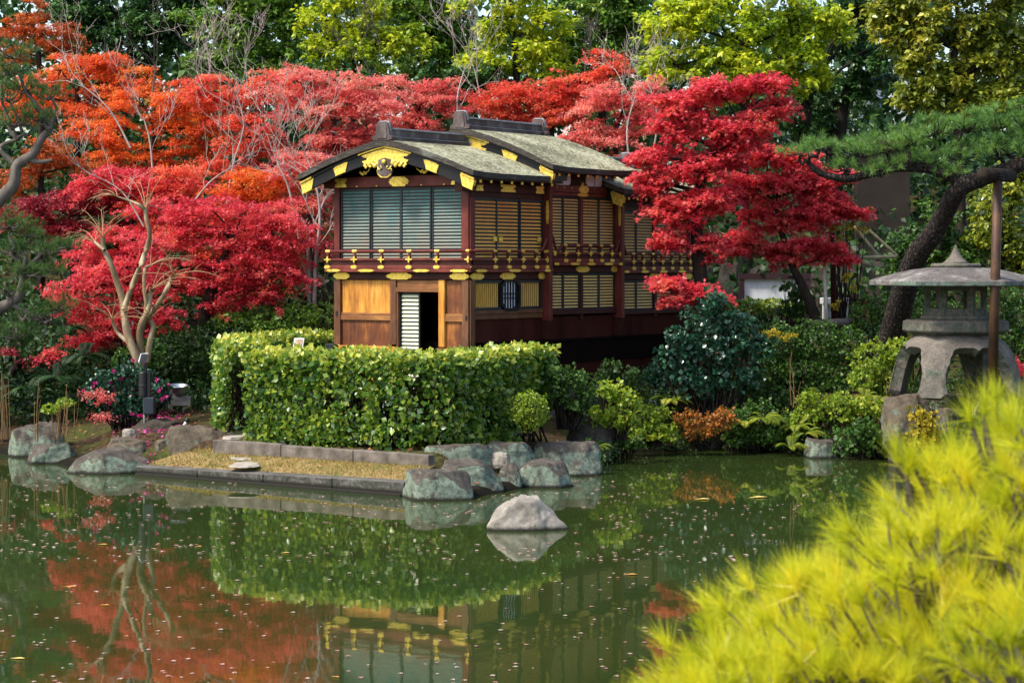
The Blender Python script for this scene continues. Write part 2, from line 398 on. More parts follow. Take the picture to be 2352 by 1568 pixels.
M['amber'] = wood_mat('amber_board', (.26, .09, .012), (.52, .22, .026), (.70, .36, .06), stain=.4)
M['chestnut'] = wood_mat('stained_board', (.04, .012, .005), (.14, .042, .010), (.36, .13, .024), stain=.6)
M['beamwood'] = wood_mat('chestnut_beam', (.10, .035, .010), (.22, .085, .022), (.38, .17, .045), axis='x')
M['hull'] = noisy_mat('red_brown_hull', (.022, .005, .003), (.05, .012, .007), 2.5, .8, (1, 1, .3), .2, .004, spec=.08, c3=(.06, .016, .010))
M['hull_black'] = noisy_mat('black_hull', (.004, .0025, .002), (.010, .005, .004), 3, .9, None, .1, .003, spec=.05)
def slat_mat(name, stops, stain):
    k = NT(name); v = k.coord(); sep = k.n("ShaderNodeSeparateXYZ"); k.l(v, sep.inputs[0])
    nz = k.noise(2.4, 5, .65, k.scalev(v, (1.5, 1.5, .7))).outputs[0]
    f = k.math('ADD', k.math('MULTIPLY', k.math('SUBTRACT', sep.outputs[2], 2.3), .72), k.math('MULTIPLY', k.math('SUBTRACT', nz, .5), 1.3))
    c = k.ramp(f, stops).outputs[0]
    k.set(Base_Color=k.mix(k.ramp(k.noise(8, 4, .7, k.scalev(v, (3, 3, .6))).outputs[0], [(.5, (0, 0, 0)), (.75, (.7, .7, .7))]).outputs[0], c, stain), Roughness=.65); k.b.inputs['Specular IOR Level'].default_value = .25; return k.m
M['slat_blue'] = slat_mat('blue_to_tan_slat', [(0, (.25, .20, .13)), (.35, (.20, .23, .19)), (.7, (.11, .21, .19)), (1, (.045, .17, .16))], (.30, .20, .12, 1))  # turquoise towards the top, tan towards the bottom
M['slat_ochre'] = slat_mat('ochre_slat', [(0, (.78, .44, .09)), (.5, (.74, .34, .06)), (1, (.70, .19, .03))], (.34, .17, .06, 1))
M['slat_tan'] = slat_mat('tan_slat', [(0, (.74, .52, .15)), (.5, (.70, .44, .12)), (1, (.64, .33, .09))], (.30, .19, .09, 1))
M['slat_cream'] = slat_mat('cream_slat', [(0, (.72, .74, .50)), (1, (.78, .78, .60))], (.6, .55, .3, 1))
M['paper'] = noisy_mat('white_paper', (.82, .80, .86), (.88, .86, .92), 3, .8, None, 0)
def m_bark():
    k = NT("bark_roof"); v = k.coord()
    n1 = k.noise(26, 6, .75, k.scalev(v, (.45, 1, 1))).outputs[0]; n2 = k.noise(1.1, 5, .65, v).outputs[0]
    f = k.math('ADD', k.math('MULTIPLY', n1, .72), k.math('MULTIPLY', n2, .28))
    k.set(Base_Color=k.ramp(f, [(.39, (.03, .026, .018)), (.47, (.16, .155, .09)), (.53, (.36, .35, .22)), (.61, (.62, .60, .43))]).outputs[0], Roughness=.95)
    k.b.inputs["Specular IOR Level"].default_value = .15; k.bump(n1, .9, .02); return k.m
M['bark'] = m_bark()
def m_barkedge():
    k = NT("bark_edge"); v = k.coord()
    n1 = k.noise(5, 6, .7, k.scalev(v, (1.4, 2, 9)), .5).outputs[0]; n2 = k.noise(2.2, 4, .6, v).outputs[0]
    c = k.ramp(n1, [(.35, (.012, .010, .008)), (.55, (.045, .036, .028)), (.7, (.12, .10, .08))]).outputs[0]
    k.set(Base_Color=k.mix(k.ramp(n2, [(.55, (0, 0, 0)), (.72, (.8, .8, .8))]).outputs[0], c, (.17, .18, .14, 1)), Roughness=.9); k.bump(n1, .8, .02); return k.m
M['bark_edge'] = m_barkedge()
M['ridge'] = noisy_mat('weathered_ridge', (.030, .020, .018), (.075, .050, .044), 4, .6, (1, 1, .5), .2, .004, c3=(.17, .16, .15))
M['ridge_pale'] = noisy_mat('pale_ridge_cap', (.16, .17, .18), (.38, .40, .42), 5, .6, None, .1, .003)
M['soffit'] = noisy_mat('soffit_wood', (.02, .010, .006), (.05, .022, .012), 4, .7, None, .2)

FRONT = lambda a, z, o: (a, -o, z)
SIDE = lambda a, z, o: (o, a, z)
def wbox(mb, W, a0, a1, z0, z1, o0, o1, mi=0):
    return mb.hexa([W(a, z, o) for z in (z0, z1) for o in (o0, o1) for a in (a0, a1)], mi)
def sf(zx):                                   # along the front, from the measured spot on the facade
    u = (zx - 215) / 1245; return -3 + 3 * u * 39.6 / (u * 39.6 + (1 - u) * 37.9)
def B(name, mb, mats, parent=house, **kw): return mb.build(name, mats, parent, HO, **kw)
def wpart(name, W, a0, a1, z0, z1, o0, o1, mat, parent=house, bevel=.006):
    mb = MB(); wbox(mb, W, a0, a1, z0, z1, o0, o1); return B(name, mb, mat, parent, bevel=bevel)

PLATE = [(-1, 0), (-.93, .16), (-.86, .2), (-.9, .42), (-.82, .58), (-.72, .56), (-.66, .8), (-.55, 1)]
PLATE = PLATE + [(-x, y) for x, y in PLATE[::-1]]; PLATE = PLATE + [(x, -y) for x, y in PLATE[-2:0:-1]]
SQUARE = [(-1, -1), (-.97, -.3), (-.75, -.22), (-.7, 0), (-.75, .22), (-.97, .3), (-1, 1), (1, 1), (.97, .3), (.75, .22), (.7, 0), (.75, -.22), (.97, -.3), (1, -1)]
CROSS = [(-1, 0), (-.9, .22), (-.7, .16), (-.6, .26), (-.24, .24), (-.26, .5), (-.2, .62), (-.26, .76), (0, 1)]
CROSS = CROSS + [(-x, y) for x, y in CROSS[-2::-1]]; CROSS = CROSS + [(x, -y) for x, y in CROSS[-2:0:-1]]
def plate(parent, W, a, z, wd, ht, o, shape=PLATE, name='gold_fitting', th=.012):
    mb = MB(); mb.prism([(a + x * wd / 2, z + y * ht / 2) for x, y in shape], lambda u, v, t: W(u, v, t), o - .01, o + th)
    mb.prism([(a + x * wd / 2 * .82, z + y * ht / 2 * .74) for x, y in shape], lambda u, v, t: W(u, v, t), o + th, o + th + .004)
    return B(name, mb, M['gold'], parent)
def shutter(W, a0, a1, z0, z1, o, slat, name='louvred_shutter', pitch=.057, face=.52, fr=.026, parent=house, dark='ink', label=None):
    mb = MB()
    wbox(mb, W, a0, a0 + fr, z0, z1, o - .03, o + .014, 0); wbox(mb, W, a1 - fr, a1, z0, z1, o - .03, o + .014, 0)
    wbox(mb, W, a0 + fr, a1 - fr, z1 - fr, z1, o - .03, o + .012, 0); wbox(mb, W, a0 + fr, a1 - fr, z0, z0 + fr, o - .03, o + .012, 0)
    wbox(mb, W, a0 + fr, a1 - fr, z0 + fr, z1 - fr, o - .05, o - .035, 0)
    n = int((z1 - z0 - 2 * fr) / pitch); p = (z1 - z0 - 2 * fr) / n
    for q in range(n):
        zb = z0 + fr + q * p; zt = zb + p * face; j = random.uniform(-.0015, .0015)
        V = [W(a, zb + j, o_) for o_ in (o - .012, o + .002) for a in (a0 + fr, a1 - fr)] + [W(a, zt + j, o_) for o_ in (o - .030, o - .012) for a in (a0 + fr, a1 - fr)]
        mb.hexa(V, 1)
        wbox(mb, W, a0 + fr, a1 - fr, zt + j + .002, zb + p - .002, o - .020, o - .004, 0)
    ob = B(name, mb, [M[dark], M[slat]])
    if label: ob['label'] = label
    return ob

# --- near-black boxes added to block light, unlit inside put into their colour -------------------------------------------------
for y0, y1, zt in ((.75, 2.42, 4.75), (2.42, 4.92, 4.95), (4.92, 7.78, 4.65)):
    mb = MB(); mb.box(-2.93, -.07, y0, y1, HZ, zt); B('light_block', mb, M['void'])
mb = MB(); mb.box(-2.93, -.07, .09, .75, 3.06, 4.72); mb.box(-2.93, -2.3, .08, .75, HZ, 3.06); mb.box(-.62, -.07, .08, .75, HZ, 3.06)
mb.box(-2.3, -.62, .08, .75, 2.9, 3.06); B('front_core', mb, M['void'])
# --- hull ------------------------------------------------------------------------
mb = MB()
for z0, z1, o0, o1, mi in ((.55, 1.52, .02, -.12, 1), (1.52, 1.94, .05, .05, 0)):
    for (ya, yb) in ((-.02, 3.9), (3.9, 7.9)):
        V = []
        for z, o in ((z0, o1), (z1, o0)):
            for x in (-3 - o, o):
                for y in (ya, yb): V.append((x, y, z))
        V2 = [V[0], V[2], V[1], V[3], V[4], V[6], V[5], V[7]]
        if z0 < 1.5 and ya < 0: pass
        mb.hexa(V2, mi)
hull = MB()
hull.hexa([(x, y, z) for z, xs_ in ((.55, (-2.9, -.10)), (1.50, (-3.0, .0))) for y in (.9, 8.0) for x in xs_], 0)
B('lower_hull', hull, M['hull'])
hull = MB(); hull.box(-3.03, .03, .35, 8.0, 1.5, 1.90); B('hull_strake', hull, M['hull_black'])
hull = MB(); hull.box(-3.05, .055, .35, 8.05, 1.90, 1.955); B('gunwale', hull, M['hull_black'], bevel=.01)

# --- front, lower storey ------------------------------------------------------------
for a0, a1, zb in ((215, 272, 1.87), (735, 787, 1.9), (1182, 1238, 1.88), (1403, 1460, 1.86)):
    wpart('front_post', FRONT, sf(a0), sf(a1), zb, 3.055, -.08, .035 if a0 in (215, 1403) else .03, M['amber'] if a0 == 1182 else M['post'])
wpart('front_post', FRONT, sf(787), sf(803), HZ, 2.9, -.05, .015, M['post'])
wpart('upper_panel', FRONT, sf(272), sf(735), 2.455, 3.05, -.07, -.02, M['amber'])['label'] = 'bright amber board panel'
wpart('lower_panel', FRONT, sf(272), sf(735), 1.86, 2.33, -.07, -.02, M['chestnut'])['label'] = 'dark stained board panel'
wpart('panel_rail', FRONT, sf(272), sf(735), 2.325, 2.41, -.05, .02, M['beamwood']); wpart('panel_rail', FRONT, sf(272), sf(735), 2.414, 2.46, -.05, .008, M['beamwood'])
wpart('upper_panel', FRONT, sf(1238), sf(1403), 2.455, 3.05, -.07, -.02, M['chestnut']); wpart('lower_panel', FRONT, sf(1238), sf(1403), 1.86, 2.33, -.07, -.02, M['chestnut'])
wpart('panel_rail', FRONT, sf(1238), sf(1403), 2.325, 2.41, -.05, .02, M['beamwood']); wpart('panel_rail', FRONT, sf(1238), sf(1403), 2.414, 2.46, -.05, .008, M['beamwood'])
wpart('door_head', FRONT, sf(787), sf(1182), 2.92, 3.05, -.06, .0, M['beamwood']); wpart('door_lintel', FRONT, sf(787), sf(1182), 2.84, 2.918, -.06, .03, M['beamwood'])
wpart('base_board', FRONT, sf(265), sf(787), 1.05, 1.865, -.06, .06, M['amber']); wpart('base_board', FRONT, sf(1175), sf(1380), 1.05, 1.86, -.06, .055, M['chestnut'])
mb = MB(); wbox(mb, FRONT, -3.16, -2.98, 1.3, 1.89, -.2, .08); B('sill_block', mb, M['ink'], bevel=.01)
mb = MB(); wbox(mb, FRONT, sf(1366), .02, 1.05, 1.83, -.2, .09); B('sill_block', mb, M['ink'], bevel=.01)
for q, z in ((0, 2.44), (1, 2.40)):
    mb = MB(); wbox(mb, FRONT, sf(235 if q == 0 else 1436), sf(248 if q == 0 else 1449), z - .04, z + .04, .03, .05); B('tenon_peg', mb, M['ink'])
shutter(FRONT, sf(803), sf(984), HZ + .03, 2.84, -.06, 'slat_cream', name='sliding_door', pitch=.070, face=.62, dark='ink', label='half open cream louvred door')
# --- front, upper storey ------------------------------------------------------------
wpart('corner_post', FRONT, -3.0, -2.875, 3.30, 4.72, -.1, .03, M['lacquer']); wpart('corner_post', FRONT, -.15, .0, 3.30, 4.72, -.1, .03, M['lacquer'])
e = np.linspace(-2.865, -.16, 5)
for q in range(4): shutter(FRONT, e[q] + .004, e[q + 1] - .004, 3.30, 4.695, -.02 - .016 * (q % 2), 'slat_blue')
tb = wpart('tie_beam', FRONT, -3.22, .24, 4.705, 4.905, -.1, .05, M['lacquer'], bevel=.012)
plate(tb, FRONT, -1.5, 4.80, .46, .17, .05); plate(tb, FRONT, -2.82, 4.80, .26, .16, .05, SQUARE); plate(tb, FRONT, -.2, 4.80, .30, .16, .05, SQUARE)
for a in (-2.45, -2.0, -1.0, -.5):
    mb = MB(); mb.tube([FRONT(a, 4.73, .05), FRONT(a, 4.73, .065)], .012, 8); B('gold_stud', mb, M['gold'], tb)

# --- balconies, beams and railings ----------------------------------------------------
def beams(W, a0, a1, dz, o, plates_, strips, cross_n, ends):
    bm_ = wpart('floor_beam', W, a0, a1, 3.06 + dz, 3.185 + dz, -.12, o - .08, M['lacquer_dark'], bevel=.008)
    for a, wd in plates_: plate(bm_, W, a, 3.12 + dz, wd, .118, o - .08)
    dk = wpart('balcony_edge', W, a0 - ends[0], a1 + ends[1], 3.188 + dz, 3.245 + dz, -.1, o + .03, M['lacquer'], bevel=.008)
    for a, wd in strips: plate(dk, W, a, 3.217 + dz, wd, .05, o + .03)
    rl = wpart('balcony_railing', W, a0 - ends[0], a1 + ends[1], 3.247 + dz, 3.315 + dz, -.08, o + .012, M['lacquer'], bevel=.008)
    wpart('railing_board', W, a0 + .02, a1 - .02, 3.315 + dz, 3.40 + dz, o - .03, o - .015, M['lacquer_dark'], rl)
    wpart('railing_bar', W, a0 - ends[0], a1 + ends[1], 3.395 + dz, 3.437 + dz, o - .035, o + .008, M['lacquer'], rl)
    return rl
def railing(W, a0, a1, dz, o, posts, rail_pts, rl, corner=()):
    for a in posts:
        mb = MB()
        wbox(mb, W, a - .02, a + .02, 3.315 + dz, 3.44 + dz, o - .03, o + .004)
        wbox(mb, W, a - .027, a + .027, 3.437 + dz, 3.50 + dz, o - .035, o + .012); wbox(mb, W, a - .02, a + .02, 3.50 + dz, 3.525 + dz, o - .03, o + .006)
        wbox(mb, W, a - .033, a + .033, 3.522 + dz, 3.536 + dz, o - .035, o + .014)
        B('baluster', mb, M['lacquer'], rl, bevel=.004)
    mb = MB(); mb.tube([W(a, z + dz, o - .012 + x) for a, z, x in rail_pts], .026, 10); B('handrail', mb, M['lacquer'], rl, smooth=True)
    for a in posts:
        plate(rl, W, a, 3.415 + dz, .15, .115, o + .008, CROSS); plate(rl, W, a, 3.281 + dz, .15, .062, o + .012)
        mb = MB(); mb.tube([W(a - .05, 3.563 + dz, o - .012), W(a + .05, 3.563 + dz, o - .012)], .0275, 10); B('gold_band', mb, M['gold'], rl)
OUT = .11
fp = [-3.08] + [sf(x) for x in (430, 680, 937, 1195)] + [.06]
rl = beams(FRONT, -3.03, .03, 0, OUT, [(-2.82, .40), (sf(820), .60), (-.19, .44)], [(-2.92, .34), (sf(548), .38), (sf(1060), .38), (-.12, .40)], 6, (.11, .11))
railing(FRONT, -3.1, .1, 0, OUT, fp, [(-3.13, 3.563, 0), (-1.5, 3.563, 0), (.13, 3.563, 0)], rl)
def curl_end(a, s, z0=3.563): return [(a + s * .30, z0, 0), (a + s * .22, z0 + .01, 0), (a + s * .13, z0 + .06, 0), (a + s * .07, z0 + .14, 0), (a + s * .045, z0 + .20, 0), (a, z0 + .225, 0)]
def dip_end(a, s, z0=3.563): return [(a + s * .34, z0, 0), (a + s * .29, z0 - .02, 0), (a + s * .22, z0 - .10, 0), (a + s * .15, z0 - .10, 0), (a + s * .09, z0 - .02, 0), (a + s * .04, z0 + .10, 0), (a, z0 + .17, 0)]
SY1, SY2, SY3 = 2.34, 4.86, 7.8
# section one
rl = beams(SIDE, -.03, SY1, 0, OUT, [(.18, .44), (1.13, .52), (2.22, .24)], [(.16, .36), (1.2, .40), (2.26, .2)], 5, (.11, 0))
railing(SIDE, -.1, SY1, 0, OUT, [.62, 1.05, 1.5, 1.93, 2.28], [(-.13, 3.563, 0), (1.2, 3.563, 0)] + curl_end(2.3, -1), rl)
# section two
rl = beams(SIDE, 2.48, SY2, .12, OUT, [(2.52, .14), (3.62, .5), (4.74, .24)], [(2.56, .16), (3.18, .34), (3.75, .3), (4.36, .34), (4.80, .14)], 6, (0, 0))
railing(SIDE, 2.48, SY2, .12, OUT, [2.90, 3.33, 3.76, 4.15, 4.52], dip_end(2.48, 1)[::-1] + [(3.6, 3.563, 0)] + dip_end(4.82, -1)[:3] + [(4.70, 3.47, 0), (4.76, 3.60, 0), (4.82, 3.70, 0)], rl)
plate(rl, SIDE, 4.82, 3.40 + .12, .08, .1, OUT + .008, CROSS); plate(rl, SIDE, 2.53, 3.415 + .12, .09, .09, OUT + .01)
# section three
rl = beams(SIDE, 4.98, SY3, -.03, OUT, [(5.0, .14), (6.25, .46), (7.6, .3)], [(5.02, .2), (5.7, .32), (6.42, .32), (7.15, .32), (7.72, .24)], 8, (0, .1))
railing(SIDE, 4.98, SY3, -.03, OUT, [5.32, 5.69, 6.06, 6.42, 6.80, 7.16, 7.52, 7.84], dip_end(4.98, 1)[::-1][:3] + [(5.14, 3.563, 0), (6.5, 3.563, 0), (7.92, 3.563, 0)], rl)

# --- side, corner posts that run through both storeys ----------------------------------
for y in (2.37, 4.89):
    wpart('side_post', SIDE, y - .05, y + .05, 2.3, 4.9 if y < 4 else 4.75, -.1, .15, M['lacquer'], bevel=.01)
    mb = MB(); mb.hexa([SIDE(y + s, z, o) for z, oo in ((1.96, (-.06, .07)), (2.3, (-.1, .15))) for o in oo for s in (-.046, .046)]); B('post_foot', mb, M['lacquer_dark'], bevel=.01)
    plate(house, lambda a, z, o, y=y: (a, y + .04 - .095 - o, z), .1, 4.28, .06, .42, .0)
wpart('side_post', SIDE, .0, .12, 3.30, 4.5, -.1, .03, M['lacquer']); wpart('side_post', SIDE, 7.66, 7.8, 2.3, 4.5, -.1, .03, M['lacquer'])
# upper shutters: one, two, three
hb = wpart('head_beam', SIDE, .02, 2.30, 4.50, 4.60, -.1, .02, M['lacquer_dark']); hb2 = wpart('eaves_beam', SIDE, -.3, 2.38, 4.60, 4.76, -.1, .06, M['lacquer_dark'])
for a, wd in ((.22, .22), (1.1, .46), (2.12, .26)): plate(hb2, SIDE, a, 4.68, wd, .13, .06, SQUARE)
e = [.13, .84, 1.56, 2.28]
sh = [shutter(SIDE, e[q], e[q + 1] - .006, 3.30, 4.50, .0 - .016 * (q % 2), 'slat_ochre', pitch=.061) for q in range(3)]
for s_, a in ((sh[0], .76), (sh[1], .93), (sh[2], 2.17)):
    plate(s_, SIDE, a, 3.78, .11, .08, .016, [(-1, -1), (-1, 1), (1, 1), (1, -1)], 'gold_catch')
hb = wpart('head_beam', SIDE, 2.45, 4.82, 4.60, 4.66, -.1, .03, M['lacquer']); hb2 = wpart('eaves_beam', SIDE, 2.44, 4.83, 4.665, 4.80, -.1, .05, M['lacquer'])
plate(hb2, SIDE, 3.62, 4.73, .36, .14, .05); plate(hb, SIDE, 3.62, 4.63, .40, .06, .03); plate(hb2, SIDE, 4.76, 4.73, .16, .12, .05); plate(hb, SIDE, 4.74, 4.63, .18, .05, .03); plate(hb2, SIDE, 3.62, 4.83, .1, .1, .02, CROSS)
for a in (2.7, 2.95, 3.2, 4.0, 4.25, 4.5):
    mb = MB(); mb.tube([SIDE(a, 4.75, .05), SIDE(a, 4.75, .062)], .014, 8); B('gold_stud', mb, M['gold'], hb2)
wpart('window_post', SIDE, 3.57, 3.66, 3.42, 4.60, -.1, .02, M['lacquer'])
for a0, a1 in ((2.46, 3.0), (3.01, 3.565), (3.665, 4.25), (4.26, 4.81)): shutter(SIDE, a0, a1, 3.42, 4.60, -.02, 'slat_tan', pitch=.056)
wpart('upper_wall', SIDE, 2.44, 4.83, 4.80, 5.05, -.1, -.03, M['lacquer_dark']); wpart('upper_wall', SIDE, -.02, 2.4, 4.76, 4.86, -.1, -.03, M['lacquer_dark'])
for a in (3.16 - .18, 4.08):
    f = MB(); f.prism([(a + x * .27, 4.925 + y * .125) for x, y in ((-1, -.6), (-.8, -1), (.8, -1), (1, -.6), (1, .6), (.8, 1), (-.8, 1), (-1, .6))], lambda u, v, t: SIDE(u, v, t), -.03, .0)
    pw = B('paper_window', f, M['paper']); mb = MB(); wbox(mb, SIDE, a - .006, a + .006, 4.81, 5.04, .0, .006); B('glazing_bar', mb, M['black'], pw)
hb = wpart('head_beam', SIDE, 4.97, 7.7, 4.36, 4.46, -.1, .02, M['lacquer_dark']); wpart('eaves_beam', SIDE, 4.97, 7.85, 4.46, 4.64, -.1, .05, M['lacquer_dark'])
wpart('window_post', SIDE, 6.28, 6.38, 3.30, 4.36, -.1, .02, M['lacquer'])
for a0, a1 in ((4.98, 5.62), (5.63, 6.275), (6.385, 7.02), (7.03, 7.65)): shutter(SIDE, a0, a1, 3.28, 4.36, -.02, 'slat_tan', pitch=.056)
# lower side: barred window of section one
wpart('sill_beam', SIDE, .06, 2.3, 2.36, 2.45, -.08, .0, M['post']); wpart('window_sill', SIDE, .06, 2.3, 2.452, 2.52, -.08, .02, M['post'])
wpart('side_post', SIDE, .0, .14, 1.9, 3.055, -.1, .03, M['post'])
def barred(a0, a1):
    mb = MB(); wbox(mb, SIDE, a0, a1, 2.525, 3.05, -.09, -.06, 0)
    for (x0, x1, z0, z1) in ((a0, a0 + .03, 2.525, 3.05), (a1 - .03, a1, 2.525, 3.05), (a0 + .03, a1 - .03, 2.525, 2.57), (a0 + .03, a1 - .03, 3.0, 3.05)): wbox(mb, SIDE, x0, x1, z0, z1, -.06, -.01, 0)
    n = int((a1 - a0 - .08) / .060)
    for q in range(n):
        x = a0 + .04 + (a1 - a0 - .08) * (q + .5) / n; wbox(mb, SIDE, x - .012, x + .012, 2.57, 3.0, -.055, -.035, 1)
    return B('barred_window', mb, [M['ink'], M['slat_ochre']])
barred(.15, .98); barred(1.54, 2.28)
octo = [(-1, -.62), (-.8, -.8), (-.62, -1), (.62, -1), (.8, -.8), (1, -.62), (1, .62), (.8, .8), (.62, 1), (-.62, 1), (-.8, .8), (-1, .62)]
mb = MB(); k = len(octo); ca, cz = 1.26, 2.785
for s0, s1, o0, o1 in ((1.0, .82, .03, .03),):
    V = []
    for sc, o in ((1.0, -.05), (1.0, .03), (.82, .03), (.82, -.05)): V += [SIDE(ca + x * .31 * sc, cz + y * .285 * (sc + .02), o) for x, y in octo]
    mb.add(V, [(r * k + i, r * k + (i + 1) % k, (r + 1) * k + (i + 1) % k, (r + 1) * k + i) for r in range(3) for i in range(k)])
cw = B('cusped_window', mb, M['black'])
mb = MB(); wbox(mb, SIDE, ca - .26, ca + .27, 2.53, 3.04, -.045, -.036); B('window_paper', mb, M['paper'], cw)
mb = MB()
for q in range(6): x = ca - .21 + q * .084; wbox(mb, SIDE, x - .013, x + .013, 2.53, 3.04, -.034, -.012)
for z in (2.72, 2.80): wbox(mb, SIDE, ca - .25, ca + .25, z, z + .02, -.012, .0)
B('window_bars', mb, M['black'], cw)
# lower side: shutters of sections two and three, dark boards below
for a0, a1 in ((2.46, 3.0), (3.01, 3.565), (3.665, 4.25), (4.26, 4.81)): shutter(SIDE, a0, a1, 2.50, 3.17, -.02, 'slat_tan', pitch=.056)
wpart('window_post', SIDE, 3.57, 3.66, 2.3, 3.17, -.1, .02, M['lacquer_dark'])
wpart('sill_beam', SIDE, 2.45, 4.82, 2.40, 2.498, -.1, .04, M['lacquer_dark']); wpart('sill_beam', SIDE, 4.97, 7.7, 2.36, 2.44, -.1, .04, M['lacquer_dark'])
for a0, a1 in ((4.98, 5.62), (5.63, 6.275), (6.385, 7.02), (7.03, 7.65)): shutter(SIDE, a0, a1, 2.45, 3.02, -.02, 'slat_tan', pitch=.056)
wpart('window_post', SIDE, 6.28, 6.38, 2.3, 3.03, -.1, .02, M['lacquer_dark'])
for y0, y1 in ((.05, 2.3), (2.45, 4.8), (4.97, 7.8)): wpart('lower_boarding', SIDE, y0, y1, 1.95, 2.365, -.12, -.03, M['hull'])
# plain left side and rear
for y0, y1, zt in ((.0, 2.4, 4.75), (2.4, 4.9, 4.9), (4.9, 7.8, 4.6)):
    mb = MB(); mb.box(-3.0, -2.935, y0 + .02, y1 - .01, 1.9, zt); B('left_wall', mb, M['lacquer_dark'])
mb = MB(); mb.box(-3.0, 0, 7.785, 7.83, 1.9, 4.6); B('rear_wall', mb, M['lacquer_dark'])

# --- roofs ---------------------------------------------------------------------------------
DROP = [(0, 0), (.12, .045), (.26, .118), (.38, .185), (.47, .243), (.58, .315), (.69, .394), (.78, .463), (.87, .535), (.94, .590), (1, .632)]
def drop(f): f = abs(f); return float(np.interp(f, [a for a, _ in DROP], [b for _, b in DROP]))
def roof(cx, hw, zpk, hs, y0, y1, th=.125, barge=True, gold=True, gy=0, ridge_len=None, ridge_y0=None):
    fs = sorted(set([-a for a, _ in DROP] + [a for a, _ in DROP])); n = len(fs); m = 9; V = []
    for k_ in range(m):
        t = k_ / (m - 1); y = y0 + (y1 - y0) * t
        for f in fs:                                   # slight lift towards both gable ends
            V.append((cx + f * hw, y, zpk - drop(f) * hs + .035 * abs(f) * (2 * t - 1) ** 4))
    top = len(V)
    V += [(x, y, z - th * (1 - .25 * abs((x - cx) / hw))) for x, y, z in V]
    mb = MB(); Fs = []; mi = []
    for k_ in range(m - 1):
        for q in range(n - 1):
            a = k_ * n + q; Fs.append((a, a + 1, a + n + 1, a + n)); mi.append(0); Fs.append((top + a, top + a + n, top + a + n + 1, top + a + 1)); mi.append(2)
    for q in range(n - 1):
        Fs.append((q, top + q, top + q + 1, q + 1)); mi.append(1); b = (m - 1) * n + q; Fs.append((b, b + 1, top + b + 1, top + b)); mi.append(1)
    for k_ in range(m - 1):
        a = k_ * n; Fs.append((a, a + n, top + a + n, top + a)); mi.append(1); a = k_ * n + n - 1; Fs.append((a, top + a, top + a + n, a + n)); mi.append(1)
    mb.v.append(np.array(V)); mb.n = len(V); mb.f = [list(f) for f in Fs]; mb.m = mi
    R = B('bark_roof', mb, [M['bark'], M['bark_edge'], M['soffit']])
    # eave board under the bark along the sides and rafters with gilt ends
    for s in (-1, 1):
        mb = MB(); x = cx + s * (hw - .09); z = zpk - hs * drop(.955) - th * .78
        mb.box(min(x - .05 * s, x + .05 * s), max(x - .05 * s, x + .05 * s), y0 + .12, y1 - .1, z - .05, z + .0); B('eave_board', mb, M['soffit'], R)
        for y in np.arange(y0 + .35, y1 - .1, .32):
            mb = MB(); xe = cx + s * (hw - .10); xi = cx + s * (hw - .75); zz = zpk - hs * drop(.94) - th * .78 - .055
            rise = hs * (drop(.94) - drop(.6))
            mb.hexa([(x_, y_, z_ + dz_) for dz_ in (-.055, 0) for y_ in (y - .03, y + .03) for x_, z_ in ((xi, zz + rise), (xe, zz))]); r_ = B('rafter', mb, M['soffit'], R)
            mb = MB(); mb.box(min(xe, xe + s * .012), max(xe, xe + s * .012), y - .031, y + .031, zz - .056, zz + .001); B('rafter_cap', mb, M['gold'], r_)
    if barge:
        def bf(f, o): return zpk - hs * drop(f) - th * (1 - .25 * abs(f)) + o
        def arc(f0, f1, o0, o1, ya, yb, name, mat, parent, nseg=14, ends=None):
            ff = np.linspace(f0, f1, nseg); top_ = [(cx + f * hw, bf(f, o1)) for f in ff]; bot = [(cx + f * hw, bf(f, o0)) for f in ff]
            if ends:                                    # ornate cut at the ends of a gilt plate
                bot = bot[1:-1]; 
            mb = MB(); V = [(x, yy, z) for yy in (ya, yb) for x, z in top_ + bot[::-1]]; k = len(top_) + len(bot)
            nt_ = len(top_); fc = []
            if len(bot) == nt_:
                for i in range(nt_ - 1):
                    fc.append((i, i + 1, k - 2 - i, k - 1 - i)); fc.append((k + i, 2 * k - 1 - i, 2 * k - 2 - i, k + i + 1))
            else: fc += [list(range(k)), list(range(k, 2 * k))[::-1]]
            fc += [(i, k + i, k + (i + 1) % k, (i + 1) % k) for i in range(k)]
            mb.add(V, fc); return B(name, mb, mat, parent)
        yb0 = y0 + .09
        bb = arc(-.97, .97, -.225, -.03, yb0, yb0 + .05, 'bargeboard', M['black'], R, 30)
        arc(-.98, .98, -.035, .0, yb0 - .03, yb0 + .05, 'barge_batten', M['black'], bb, 30)
        if gold:
            arc(-.30, .30, -.028, -.004, yb0 - .045, yb0 - .028, 'gold_fitting', M['gold'], bb, 15)
            arc(-.275, .275, -.10, -.045, yb0 - .016, yb0 + .01, 'gold_fitting', M['gold'], bb, 15, True)
            arc(-.21, .21, -.15, -.10, yb0 - .016, yb0 + .01, 'gold_fitting', M['gold'], bb, 13)
            arc(-.265, .265, -.235, -.15, yb0 - .018, yb0 + .01, 'gold_fitting', M['gold'], bb, 15, True)
            for s in (-1, 1):
                arc(s * .43, s * .60, -.20, -.055, yb0 - .016, yb0 + .01, 'gold_fitting', M['gold'], bb, 7, True); arc(s * .455, s * .575, -.215, -.2, yb0 - .014, yb0 + .01, 'gold_fitting', M['gold'], bb, 6)
                arc(s * .455, s * .575, -.056, -.042, yb0 - .014, yb0 + .01, 'gold_fitting', M['gold'], bb, 6)
                arc(s * .83, s * .985, -.24, -.05, yb0 - .018, yb0 + .052, 'gold_fitting', M['gold'], bb, 7, True); arc(s * .85, s * .985, -.04, -.008, yb0 - .045, yb0 - .02, 'gold_fitting', M['gold'], bb, 6)
        ga = arc(-.72, .72, -.45, -.02, gy, gy + .05, 'gable_wall', M['void'], R, 20)
